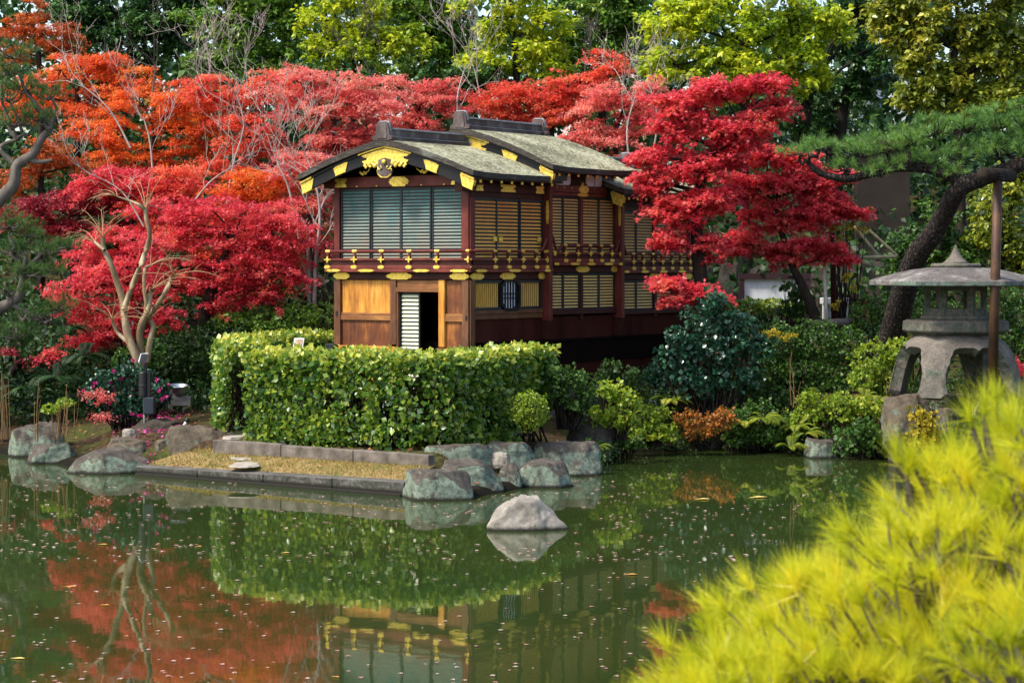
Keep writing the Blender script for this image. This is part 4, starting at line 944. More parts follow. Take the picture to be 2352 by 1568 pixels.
for (lb, a) in (('upper flat stepping stone on the dry lawn', (528, 596, 1041, 1054, .275)), ('lower flat stepping stone on the dry lawn', (524, 592, 1060, 1071, .235)),
                ('stone step at the left corner of the hedge', (500, 575, 986, 1006, .5)), ('long stone step behind the rounded brown rock', (455, 560, 968, 988, .52)),
                ('flat stepping stone in the moss left of the hedge', (436, 505, 958, 976, .5)), ('farther stepping stone beside the back hedge', (470, 530, 944, 960, .55)), ('farthest stepping stone near the floodlight', (488, 540, 928, 944, .6)),
                ('flat stone at the far left of the inlet', (-10, 78, 935, 958, .35)), ('long flat stone in the row behind the reeds', (92, 235, 930, 955, .4)), ('flat stone at the foot of the pink flowering bush', (225, 330, 920, 945, .45))):
    x0, x1, y0, y1, z = a; Y = F * (CH - z) / (y1 - HY); d_ = (F * (CH - z) / (y0 - HY) - Y)
    rock(lb, x0, x1, y1 - 3.5, y1, Y, 'step', .5, max(.25, d_ / ((x1 - x0) * Y / F)), group='flat stones set in the ground', name='flat_stone', rough=.03)

# ---------------------------------------------------------------- hedges
def hedge(label, path, zt, half, n, stems, bottom=.40, lsize=.094, leggy=0.0, name='clipped_hedge'):
    P = np.array(path, float); P3 = np.concatenate([P, np.zeros((len(P), 1))], 1); S, _ = smooth_path(P3, np.ones(len(P)), 8); S = S[:, :2]
    seg = np.r_[0, np.cumsum(np.linalg.norm(np.diff(S, axis=0), axis=1))]; Lt = seg[-1]
    def pt(u): return np.stack([np.interp(u, seg, S[:, 0]), np.interp(u, seg, S[:, 1])], -1)
    base = np.array([S[0][0], S[0][1], .5]); t = thing(name, label, 'hedge', tuple(base), 'clipped hedges round the houseboat'); lv = Leaves(); wd = Wood()
    u = rng.random(n) * (Lt + .4) - .2; uc = np.clip(u, 0, Lt); c = pt(uc); tn = unit(pt(np.clip(uc + .05, 0, Lt)) - pt(np.clip(uc - .05, 0, Lt))); nr2 = np.stack([tn[:, 1], -tn[:, 0]], -1)
    zb = terrain(c[:, 0], c[:, 1]) * .5 + bottom * .5 - .02 + leggy * sm(.72 * Lt, Lt, uc)
    # cross-section: rounded rectangle, mostly near its outside
    hh = (zt - .5) / 2; k_ = rng.random(n) * (2 * half + 2 * hh); side = np.where(rng.random(n) < .5, -1, 1.); topm = k_ < 2 * half * .9
    qx = np.where(topm, rng.uniform(-1, 1, n), side); qz = np.where(topm, np.where(rng.random(n) < .85, 1., -1.), rng.uniform(-1, 1, n))
    rc = np.clip(np.abs(qx) + np.abs(qz) - 1.82, 0, 1); qx = qx * (1 - .5 * rc); qz = qz * (1 - .4 * rc); dep = 1 - .5 * rng.random(n) ** 2.2
    no = np.array([mnoise.noise((float(x) * 2.1, float(y) * 2.1, float(q) * 1.5)) for x, y, q in zip(c[:, 0], c[:, 1], qz)])
    sx = half * (1 + .24 * no) * dep; zc = (zt + zb) / 2; sz = (zt - zb) / 2 * (1 + .05 * no) * np.where(qz > 0, 1 - (1 - dep) * .8, dep)
    pos = np.zeros((n, 3)); pos[:, :2] = c + nr2 * (qx * sx)[:, None] + tn * ((u - uc) * .8 + rng.normal(0, .02, n))[:, None]; pos[:, 2] = zc + qz * sz
    out = np.zeros((n, 3)); out[:, :2] = nr2 * qx[:, None]; out[:, 2] = np.where(np.abs(qz) > .93, qz, .1); out[:, :2] += tn * np.sign(u - uc)[:, None] * 1.2 * (u != uc)[:, None]; out = unit(out)
    d = unit(out * .5 + rng.normal(0, .55, (n, 3)) + np.array([0, 0, .25])); nn = out + np.array([0, 0, .45]) + rng.normal(0, .42, (n, 3))
    clump = np.array([mnoise.noise((float(p[0]) * 3.1, float(p[1]) * 3.1, float(p[2]) * 3.1)) for p in pos])
    keep = (clump > -.26 + .5 * rng.random(n) - .25) | (pos[:, 2] > zt - .2)
    young = np.clip((pos[:, 2] - (zt - .20)) / .22, 0, 1)            # the clipped top carries young yellow shoots
    rn_ = .34 + .20 * clump + .60 * (rng.random(n) - .34) + .36 * young; sz_ = lsize * rng.uniform(.6, 1.3, n); pos += rng.normal(0, .035, (n, 3))
    lv.add(OVAL, pos[keep], d[keep], nn[keep], sz_[keep], rn_[keep], .86)
    for q in range(stems):
        uu = rng.random() * Lt; p = pt(uu); p0 = np.array([p[0] + rng.normal(0, .12), p[1] + rng.normal(0, .12), terrain(p[:1], p[1:])[0] * .5 + .2]); e = np.array([p[0] + rng.normal(0, .2), p[1] + rng.normal(0, .2), zt - rng.uniform(.1, .6)])
        wd.tube(bez(p0, e, rng.normal(0, .06, 3), 6), np.linspace(.02, .007, 6), 5)
        for _ in range(3):
            f = rng.uniform(.3, .9); b0 = p0 + (e - p0) * f; wd.tube(bez(b0, b0 + rdir(1, .5)[0] * .4, rng.normal(0, .04, 3), 4), np.linspace(.010, .004, 4), 3)
    wd.build('stems', M['bark_dark'], t, base); lv.build('foliage', L['hedge'], t, base); return t
hx = lambda px, Y: ((px - HX) / F * Y, Y)
hedge('long clipped hedge with yellow green top in front of the houseboat door', [hx(607, 34.95), hx(720, 34.6), hx(860, 34.1), hx(985, 33.75), hx(1090, 34.6), hx(1165, 35.7), hx(1222, 36.7)], 1.90, .34, 30000, 130, leggy=.5)
hedge('taller clipped hedge at the left rear of the houseboat, behind the long one', [hx(552, 36.0), hx(553, 37.8), hx(585, 39.6), hx(670, 40.8), hx(758, 41.5)], 2.0, .36, 18000, 50)

# ---------------------------------------------------------------- maples
mg = 'red maples around the pond'
maple('orange red maple in the top left corner', [(30, 110, 60, 50), (110, 75, 70, 45), (60, 30, 60, 40), (150, 105, 45, 30)], 54, 'rust')
maple('orange red maple above the left pine', [(140, 160, 90, 40), (230, 150, 70, 30), (100, 215, 80, 45), (220, 225, 100, 50), (320, 190, 60, 35), (50, 250, 60, 40)], 51, 'orange')
maple('bright orange maple left of the pink ones', [(330, 245, 100, 50), (430, 230, 70, 45), (280, 320, 90, 50), (400, 330, 90, 55), (480, 290, 60, 60), (210, 310, 60, 60), (350, 390, 80, 40)], 49.5, 'orange')
maple('salmon red maple with pale twigs in the middle of the slope', [(540, 230, 80, 50), (630, 200, 70, 40), (600, 300, 90, 55), (530, 370, 80, 55), (640, 385, 80, 50), (470, 200, 50, 30)], 48.2, 'red')
maple('pink red maple behind the front gable', [(690, 190, 80, 40), (780, 200, 70, 40), (730, 270, 90, 55), (840, 250, 80, 50), (780, 330, 70, 45), (700, 340, 50, 50), (850, 310, 50, 40)], 47.2, 'pink')
maple('twiggy pink maple over the first roof ridge', [(920, 205, 80, 40), (1000, 235, 70, 40), (880, 265, 60, 40), (970, 280, 70, 30), (1030, 200, 40, 30)], 50, 'pink', dens=.8)
maple('scarlet maple over the second roof ridge with a leaning tip', [(1150, 215, 60, 30), (1230, 200, 80, 40), (1320, 190, 60, 35), (1250, 260, 80, 40), (1160, 265, 50, 30), (1320, 255, 60, 40), (1390, 140, 35, 25), (1420, 160, 40, 15), (1370, 180, 50, 25), (1110, 240, 40, 30)], 50.5, 'red')
maple('salmon pink maple behind the second roof', [(1400, 230, 60, 40), (1470, 240, 60, 40), (1380, 300, 60, 50), (1440, 320, 60, 55), (1490, 200, 40, 25), (1330, 310, 40, 30)], 48.5, 'pink')
maple('tall crimson maple overhanging the boat stern', [(1560, 235, 60, 40), (1640, 205, 80, 35), (1740, 190, 70, 25), (1790, 240, 45, 30), (1535, 300, 50, 50), (1640, 285, 90, 50), (1735, 285, 70, 45), (1560, 380, 80, 50), (1500, 430, 38, 38), (1660, 370, 80, 45), (1580, 480, 85, 50), (1535, 545, 45, 35), (1640, 455, 60, 40), (1635, 565, 45, 45), (1690, 330, 60, 50), (1490, 360, 40, 30), (1478, 410, 25, 25), (1510, 470, 40, 30), (1540, 650, 55, 12, -.8), (1600, 668, 55, 16, -.8), (1560, 688, 40, 12, -.8)], 40.6, 'crimson',
      trunk=[(1632, 760, .17), (1618, 700, .15), (1606, 600, .13), (1600, 500, .11), (1610, 420, .10), (1640, 340, .07), (1690, 270, .04)], T=STAR5, lsize=.072, dens=2.3, pr=.30, k=190)
maple('spreading crimson maple in front of the bamboo frame', [(1720, 430, 70, 40), (1800, 420, 70, 40), (1880, 425, 60, 30), (1760, 490, 80, 45), (1850, 500, 70, 40), (1715, 560, 50, 40), (1900, 470, 55, 25), (1960, 488, 50, 10), (1870, 560, 60, 22), (1800, 590, 50, 35), (1920, 590, 45, 15), (1930, 405, 40, 12), (1760, 360, 60, 30), (1820, 370, 50, 25)], 42, 'crimson',
      trunk=[(1882, 760, .13), (1868, 715, .11), (1840, 650, .085), (1815, 600, .07), (1795, 530, .06), (1780, 460, .05)], T=STAR5, lsize=.072, dens=2.2, pr=.30, k=190)
maple('broad crimson maple behind the bare smooth trunk', [(460, 470, 80, 35), (560, 490, 90, 40), (650, 515, 70, 35), (430, 545, 80, 40), (540, 580, 90, 45), (640, 600, 80, 40), (695, 635, 45, 28), (420, 665, 70, 35), (500, 700, 60, 25), (590, 665, 70, 30), (380, 735, 50, 30), (690, 560, 40, 30), (360, 600, 50, 40), (500, 640, 60, 30), (380, 640, 60, 30), (460, 610, 60, 35), (560, 640, 60, 30), (600, 540, 60, 30), (420, 510, 60, 30), (520, 540, 50, 30)], 43.2, 'crimson',
      trunk=[(470, 790, .15), (468, 740, .13), (480, 690, .10), (500, 620, .08), (540, 540, .05)], lsize=.06, dens=1.4)
maple('dark red maple sweeping down to the left above the ferns', [(300, 610, 70, 40), (230, 655, 90, 40), (150, 660, 60, 28), (290, 705, 80, 40), (190, 785, 70, 22), (125, 822, 38, 25), (255, 755, 70, 28), (330, 660, 50, 40), (250, 610, 60, 30), (330, 560, 50, 40), (200, 710, 70, 30), (300, 760, 50, 30)], 41.6, 'crimson',
      trunk=[(360, 830, .12), (340, 770, .10), (320, 710, .08), (290, 650, .05)], lsize=.06, dens=1.25)
maple('wine red maple in the shade behind the left pines', [(80, 478, 70, 32), (160, 465, 80, 40), (230, 450, 60, 50), (150, 525, 70, 25), (60, 515, 50, 22), (290, 480, 60, 40)], 46.5, 'wine', dens=1.2)
maple('pink crimson maple with dead twigs below the orange one', [(260, 400, 70, 35), (330, 425, 80, 35), (400, 440, 70, 38), (220, 430, 50, 30)], 45.8, 'crimson')
maple('orange maple low between the crimson ones', [(640, 420, 70, 40), (560, 430, 60, 35), (690, 465, 50, 38), (600, 460, 50, 25)], 45.2, 'orange')
maple('rust brown maple in the shade at the left edge', [(70, 390, 60, 30), (110, 350, 50, 32), (30, 430, 40, 20), (170, 380, 50, 30)], 48, 'rust')
maple('thin pink maple at the left eaves of the boat', [(705, 420, 60, 55), (745, 490, 30, 50), (665, 480, 60, 40), (735, 370, 40, 30), (740, 560, 35, 40), (650, 380, 40, 30)], 44.6, 'pink', dens=1.0, bark='bark_grey')
maple('low red maple spray over the pink flowering bush', [(228, 903, 30, 6), (245, 916, 20, 5), (238, 952, 14, 3)], 37.4, 'pink', trunk=[(262, 975, .015), (255, 950, .012), (240, 925, .008)], dens=.3, pr=.14, k=60, lsize=.045)
maple('small rust red maple over the dark ferns at the left edge', [(25, 800, 40, 16), (70, 825, 30, 12)], 41.5, 'wine', dens=.6)
maple('low red maple twig at the right edge beside the prop', [(2330, 840, 25, 14), (2352, 850, 20, 12)], 39, 'crimson', dens=1.2, pr=.2, k=120)

maple('coral red maple filling the slope left of the boat, behind the broad crimson one', [(420, 420, 80, 45), (500, 500, 70, 45), (600, 520, 70, 45), (680, 560, 60, 45), (380, 520, 60, 45), (560, 600, 70, 40), (640, 640, 60, 40), (330, 500, 60, 40), (470, 590, 60, 40)], 45.6, 'red', dens=.9)
maple('deep crimson maple in the gap above the dark red sweeping one', [(210, 560, 70, 35), (290, 540, 60, 35), (350, 480, 60, 35), (180, 600, 60, 30), (300, 590, 50, 30)], 44.4, 'crimson', dens=.9)
# ---------------------------------------------------------------- evergreen and yellowing trees behind
broadleaf('dark evergreen tree in the top left', [(250, 40, 90, 60), (330, 90, 90, 70), (420, 60, 80, 60), (300, 160, 80, 50), (200, 90, 40, 60), (380, -30, 100, 40), (240, 190, 60, 40), (180, 20, 60, 60), (440, -20, 60, 50)], 60, 'deep', lsize=.16)
broadleaf('glossy green tree left of the yellow ones', [(500, 40, 90, 60), (600, 60, 80, 60), (560, 140, 90, 50), (660, 30, 60, 50), (480, 150, 60, 50), (650, 150, 60, 50), (580, -30, 110, 40)], 58, 'green', lsize=.16)
broadleaf('yellow green tree above the front gable', [(760, 50, 80, 55), (850, 110, 90, 45), (750, 125, 70, 40), (830, 40, 80, 50), (930, 80, 60, 45), (800, -30, 110, 40)], 57, 'yellow', dens=.9)
broadleaf('mid green tree between two yellow ones, over the first ridge', [(930, 30, 60, 50), (990, 70, 70, 60), (960, 140, 80, 45), (1040, 120, 60, 50), (1020, 30, 60, 50), (980, -30, 100, 40)], 58.5, 'green')
broadleaf('yellow green tree over the second ridge', [(1120, 40, 80, 50), (1180, 110, 100, 45), (1240, 55, 80, 50), (1130, 150, 80, 30), (1260, 140, 60, 40), (1170, -30, 110, 40)], 56.5, 'yellow', dens=.9)
broadleaf('green tree left of the bright yellow one', [(1310, 40, 70, 55), (1390, 80, 80, 60), (1350, 150, 80, 45), (1440, 40, 60, 60), (1290, 120, 50, 50), (1380, -30, 100, 40), (1460, 110, 60, 50), (1470, 10, 50, 50)], 58, 'green')
broadleaf('large bright yellow tree at the upper right', [(1530, 60, 70, 60), (1620, 30, 80, 40), (1550, 150, 80, 45), (1660, 120, 80, 45), (1740, 55, 90, 50), (1750, 165, 80, 50), (1830, 120, 70, 55), (1640, 205, 60, 25), (1830, 35, 60, 40), (1680, -30, 120, 40), (1900, 70, 60, 45), (1860, 180, 40, 30)], 52, 'yellow', dens=.95, lsize=.16)
broadleaf('dark shaded tree with black trunks under the bright yellow one', [(1850, 235, 70, 45), (1930, 215, 70, 60), (2000, 170, 60, 60), (1890, 290, 70, 25), (1960, 110, 60, 50), (1780, 240, 50, 30)], 55, 'deep', trunk=[(1905, 520, .3), (1915, 400, .26), (1925, 300, .22), (1940, 200, .15)], dens=.8)
broadleaf('dark twin trunked tree beside the white building', [(1840, 290, 50, 30), (1870, 200, 50, 40), (2010, 110, 60, 50), (1970, 30, 60, 40), (1960, -30, 80, 40), (2020, 20, 50, 50)], 54, 'deep', trunk=[(1872, 520, .25), (1868, 400, .2), (1850, 300, .16), (1860, 220, .1)], dens=.7)
broadleaf('large olive green tree in the upper right corner', [(2100, 60, 90, 60), (2200, 50, 90, 60), (2300, 60, 80, 60), (2120, 165, 70, 55), (2220, 165, 90, 60), (2310, 180, 70, 60), (2190, 230, 80, 30), (2280, 235, 80, 40), (2200, -40, 140, 40), (2100, 225, 40, 25), (2080, 110, 40, 50), (2040, 40, 50, 60), (2060, -20, 60, 50), (2330, -30, 80, 50), (2345, 120, 50, 60)], 47.5, 'olive', dens=1.15, lsize=.15)
broadleaf('broad leaved tree below the right pine branch', [(2290, 450, 50, 45), (2320, 540, 50, 50), (2345, 400, 30, 40), (2270, 520, 30, 50), (2340, 610, 40, 40)], 43, 'olive', dens=1.0, lsize=.13)
broadleaf('young green tree with upright shoots behind the leaning pine trunk', [(2110, 560, 45, 60), (2160, 520, 40, 50), (2080, 600, 40, 40), (2200, 600, 50, 60), (2140, 640, 50, 40), (2240, 560, 35, 60)], 43.5, 'azalea', dens=1.0, lsize=.11)
broadleaf('dark green tree low behind the pink maples', [(560, 210, 60, 40), (850, 190, 80, 35), (700, 175, 60, 30), (490, 210, 60, 50)], 55, 'deep', dens=.9)
broadleaf('dark green tree behind the bare twigs over the boat', [(1080, 200, 50, 45), (1020, 180, 60, 40), (1120, 180, 50, 30), (1420, 200, 60, 35), (1500, 210, 60, 40)], 56, 'deep', dens=.9)
# far wood that closes the view under the crowns
fw = Leaves(); n = 120000; X = rng.uniform(-24, 24, n); Yw = rng.uniform(63, 70, n); Z = 4.0 + 9 * rng.random(n) ** 1.25
no = np.array([mnoise.noise((float(a) * .7, float(b) * .5, float(c) * .9)) for a, b, c in zip(X, Yw, Z)]); okk = no > -.26 + .065 * (Z - 6); P = np.stack([X, Yw, Z], -1)[okk]; n = len(P)
fw.add(LANCE, P, rdir(n, -.2), rdir(n, .8), rng.uniform(.2, .4, n), rng.random(n), 1.2)
tag(fw.build('far_wood', L['deep'], None), 'dark mass of far trees behind the yellow ones', kind='stuff')
us = Leaves(); n = 42000; X = rng.uniform(-22, 26, n); Yw = rng.uniform(45.5, 60, n); Z = terrain(X, Yw) + 1.9 * rng.random(n) ** 1.3; P = np.stack([X, Yw, Z], -1)
us.add(LANCE, P, rdir(n, .1), rdir(n, .8), rng.uniform(.12, .26, n), rng.random(n), 1.2)
n = 34000; X = rng.uniform(-17, -4.2, n); Yw = rng.uniform(39.6, 46, n); hmax = .35 + .6 * sm(39.6, 42, Yw); P = np.stack([X, Yw, terrain(X, Yw) + hmax * rng.random(n)], -1); P = P[pond_d(X, Yw) > .3]; n = len(P)
us.add(LANCE, P, rdir(n, .2), rdir(n, .8), rng.uniform(.06, .16, n), rng.random(n), .9)
gc = Leaves(); n = 80000; X = rng.uniform(1.2, 13, n); Yw = rng.uniform(33, 42.5, n); dd_ = pond_d(X, Yw); no = np.array([mnoise.noise((float(a) * 1.1, float(b) * 1.1, 3.)) for a, b in zip(X, Yw)]); ok = (dd_ > -.16) & (dd_ < 2.2) & ((no > -.35) | (dd_ < .3)); X, Yw, dd_ = X[ok], Yw[ok], dd_[ok]; n = len(X)
P = np.stack([X, Yw, np.maximum(terrain(X, Yw), .0) + .04 + (.16 + .40 * np.clip(no[ok] + .4, 0, 1)) * rng.random(n)], -1); gc.add(OVAL, P, rdir(n, .3) + np.array([0, -.3, 0]), rdir(n, .7), rng.uniform(.03, .075, n), rng.random(n) * .8 + .3 * no[ok], .8)
tag(gc.build('ground_cover', L['azalea'], None), 'low green ground cover over the right bank', kind='stuff')
tag(us.build('undergrowth', L['fern_dark'], None), 'dark undergrowth on the slope below the maples', kind='stuff')

# ---------------------------------------------------------------- bare trees
bare_tree('pale bare tree against the dark evergreen at the upper left', [(455, 330, .06), (470, 220, .05), (485, 150, .03)], 49.6, 4, 1.0)
bare_tree('slender bare tree left of the pale one', [(352, 330, .06), (350, 220, .045), (360, 140, .03)], 50, 4, .9, mat='bark_grey')
bare_tree('grey bare tree at the top of the orange maples', [(300, 340, .06), (250, 250, .04), (180, 190, .02)], 48.6, 4, .8)
bare_tree('bare tree with a broken white stem in the orange maple', [(352, 420, .05), (345, 330, .04), (330, 270, .025)], 47.8, 4, .75)
bare_tree('forked bare tree amid the salmon maple', [(520, 480, .06), (535, 380, .045), (560, 290, .03), (545, 220, .02)], 46.6, 4, .8)
bare_tree('whitish bare tree left of the front gable', [(690, 560, .07), (665, 440, .05), (640, 380, .035), (620, 330, .02)], 44.3, 4, .8)
bare_tree('tall grey bare tree close to the left eaves', [(722, 720, .10), (725, 600, .075), (735, 500, .06), (725, 420, .04), (700, 350, .02)], 43.4, 4, .8, mat='twig')
bare_tree('second grey bare tree close to the left wall of the boat', [(712, 700, .08), (705, 620, .06), (715, 540, .045), (745, 460, .03)], 43.8, 3, .7)
bare_tree('low dead branches over the crimson maple', [(330, 520, .04), (280, 440, .03), (210, 400, .015)], 43, 4, .7)
bare_tree('dead grey branches right of the low orange maple', [(440, 470, .045), (480, 420, .03), (520, 390, .02)], 44, 4, .6)
bare_tree('bare tree behind the first roof ridge', [(860, 330, .06), (855, 240, .04), (850, 160, .02)], 48.8, 4, .9, mat='bark_grey')
bare_tree('whitish bare tree between the two ridges', [(1060, 330, .06), (1050, 230, .045), (1070, 150, .02)], 49.4, 4, 1.0)
bare_tree('bare tree left of the scarlet maple', [(1120, 320, .05), (1105, 230, .04), (1090, 160, .02)], 51, 4, .9)
bare_tree('bare tree behind the scarlet maple tip', [(1335, 330, .06), (1340, 220, .04), (1345, 140, .02)], 51.5, 4, .8, mat='bark_grey')
bare_tree('bare tree in the salmon maple behind the second roof', [(1450, 400, .05), (1440, 300, .04), (1460, 220, .02)], 47.6, 4, .8)
bare_tree('twiggy bare tree left of the crimson stern maple', [(1500, 350, .05), (1510, 270, .035), (1490, 190, .02)], 48, 4, .7)

# smooth-barked pollarded tree
def myrtle():
    Y = 38.6; st = [[(326, 845, .085), (297, 780, .075), (287, 733, .068), (282, 691, .062), (270, 651, .055), (254, 605, .05), (237, 569, .045), (237, 545, .05)],
                    [(284, 712, .055), (303, 658, .052), (320, 618, .05), (336, 572, .047), (344, 539, .042), (336, 503, .038), (335, 480, .042)], [(335, 484, .035), (318, 470, .03), (300, 462, .024), (270, 452, .012)],
                    [(330, 845, .08), (321, 780, .065), (325, 743, .06), (339, 714, .05), (346, 674, .042), (350, 664, .045)], [(325, 748, .05), (349, 717, .047), (372, 684, .044), (392, 645, .042), (398, 636, .048)],
                    [(326, 760, .05), (336, 707, .036), (331, 658, .034), (333, 618, .034), (345, 610, .02)], [(294, 785, .045), (270, 763, .035), (257, 733, .025)], [(338, 830, .06), (345, 780, .05), (352, 750, .045), (345, 735, .04)], [(240, 575, .035), (218, 556, .028)]]
    P0 = at(328, 850, Y); t = thing('pollarded_tree', 'smooth barked leafless tree with knobbly pruned stems and long thin canes', 'bare tree', tuple(P0)); wd = Wood(); cn = Wood(); tips = []
    for s in st:
        P, R = smooth_path(*trunk_pts([(a, b, r, rng.uniform(-.12, .12)) for a, b, r in s], Y)); wd.tube(P, R, 10); tips.append((P[-1], unit((P[-1] - P[-4])[None])[0], R[-1]))
    for p, d, r in tips:
        for q in range(8):
            dd = d + rng.normal(0, .75, 3); dd[2] = abs(dd[2]) * .7 + .25; dd = unit(dd[None])[0]; Lc = rng.uniform(.35, 1.05); e = p + dd * Lc + np.array([rng.normal(0, .15), rng.normal(0, .1), -.22 * Lc])
            P = bez(p, e, np.array([0, 0, .22 * Lc]), 8); cn.tube(P, np.linspace(.009, .0035, 8), 4)
            if rng.random() < .5:
                for _ in range(4): cn.tube(bez(P[-2], P[-1] + rng.normal(0, .07, 3), (0, 0, .02), 4), np.linspace(.004, .002, 4), 3)
    wd.build('trunk', M['myrtle'], t, P0); cn.build('canes', M['caneyoung'], t, P0)
myrtle()

# ---------------------------------------------------------------- pines
def pine(label, blobs, Y, wood_paths, pal, per=60, nl=.14, dens=1.0, wdt=.030, base=None, group='garden pines', twist=True, upness=.75, bark='pinebark', tuft=38):
    w0 = wood_paths[0][0]; P0 = at(w0[0], w0[1], Y + (w0[3] if len(w0) > 3 else 0)); t = thing("pine_tree", label, 'pine tree', tuple(P0), group); wd = Wood(); tw = Wood(); lv = Leaves(); PP = []
    for wp in wood_paths:
        P, R = smooth_path(*trunk_pts(wp, Y), 6); wd.tube(P, R, 12); PP.append(P)
    AP = np.concatenate(PP)
    for b in blobs:
        c, ax = blob3(b, Y); m = int(dens * tuft * (ax[0] * ax[2]) ** .8 / .25) + 5; u = in_ball(m, 1/2.2); u[:, 2] = np.where(u[:, 2] < -.3, u[:, 2] * .6, u[:, 2]); p = c + u * ax
        d = unit(u * np.array([.9, .6, .3]) + np.array([0, -.25, upness]) + rng.normal(0, .3, (m, 3))); pine_tufts(lv, p, d, nl, per, wdt)
        i = np.argmin(np.linalg.norm(AP - c, axis=1)); q0 = AP[i]
        mid = c - np.array([0, 0, ax[2] * .4]); tw.tube(bez(q0, mid, rng.normal(0, .12, 3), 7) + np.r_[[[0, 0, 0]], rng.normal(0, .04, (5, 3)), [[0, 0, 0]]], np.linspace(.045, .018, 7), 6)
        for q in range(0, m, 3): tw.tube(bez(mid, p[q], np.array([rng.normal(0, .08), rng.normal(0, .08), -.10]), 5), np.linspace(.016, .006, 5), 4)
    wd.build('trunk', M[bark], t, P0); tw.build('branches', M['bark_grey'] if bark != 'pinebark' else M['pinebark'], t, P0); lv.build('needles', L[pal], t, P0); return t
pine('leaning pine with plated bark and a long level branch over the lantern',
     [(1838, 345, 48, 20), (1900, 338, 60, 24), (1965, 345, 60, 28), (2030, 335, 65, 32), (2095, 320, 65, 34), (2150, 295, 60, 34), (2215, 285, 70, 36), (2290, 280, 60, 40), (2345, 270, 45, 40), (2050, 378, 60, 20), (2130, 365, 70, 28), (2210, 350, 70, 34), (2290, 340, 60, 36), (2345, 340, 40, 36), (1935, 385, 40, 14), (2000, 395, 40, 12), (2170, 395, 50, 18), (2380, 300, 50, 50)], 36.8,
     [[(2030, 915, .27, 3.3), (2038, 840, .25, 3.1), (2052, 760, .24, 2.7), (2068, 700, .23, 2.3), (2085, 640, .215, 1.9), (2110, 580, .195, 1.4), (2145, 535, .18, 1.0), (2175, 480, .165, .6), (2205, 432, .16), (2260, 408, .145), (2320, 388, .13), (2400, 350, .11)],
      [(2215, 420, .11), (2150, 392, .09), (2080, 384, .08), (2010, 396, .075), (1950, 410, .07), (1900, 403, .06), (1870, 388, .05), (1855, 372, .035)]], 'pine', per=62, nl=.165, dens=1.05, wdt=.034)
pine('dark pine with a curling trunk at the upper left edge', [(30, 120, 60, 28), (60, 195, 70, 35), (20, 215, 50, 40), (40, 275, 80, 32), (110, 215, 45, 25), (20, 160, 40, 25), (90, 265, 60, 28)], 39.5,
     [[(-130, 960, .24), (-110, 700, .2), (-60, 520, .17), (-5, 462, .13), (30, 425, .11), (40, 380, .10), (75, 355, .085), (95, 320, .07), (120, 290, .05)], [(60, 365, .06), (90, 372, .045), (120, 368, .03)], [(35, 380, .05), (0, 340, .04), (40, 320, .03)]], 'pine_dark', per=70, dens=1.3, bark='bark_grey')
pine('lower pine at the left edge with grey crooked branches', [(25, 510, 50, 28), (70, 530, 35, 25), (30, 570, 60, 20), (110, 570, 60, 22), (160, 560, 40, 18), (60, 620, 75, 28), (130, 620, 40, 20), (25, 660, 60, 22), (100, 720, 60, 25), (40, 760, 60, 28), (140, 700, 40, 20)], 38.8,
     [[(-90, 980, .18), (-70, 850, .16), (-40, 760, .14), (-5, 712, .11), (25, 695, .09), (42, 680, .08), (50, 650, .06), (52, 620, .04)], [(30, 700, .06), (65, 720, .04), (110, 745, .02)], [(25, 690, .05), (12, 665, .035), (30, 645, .025)]], 'pine_dark', per=70, dens=1.6, bark='bark_grey')

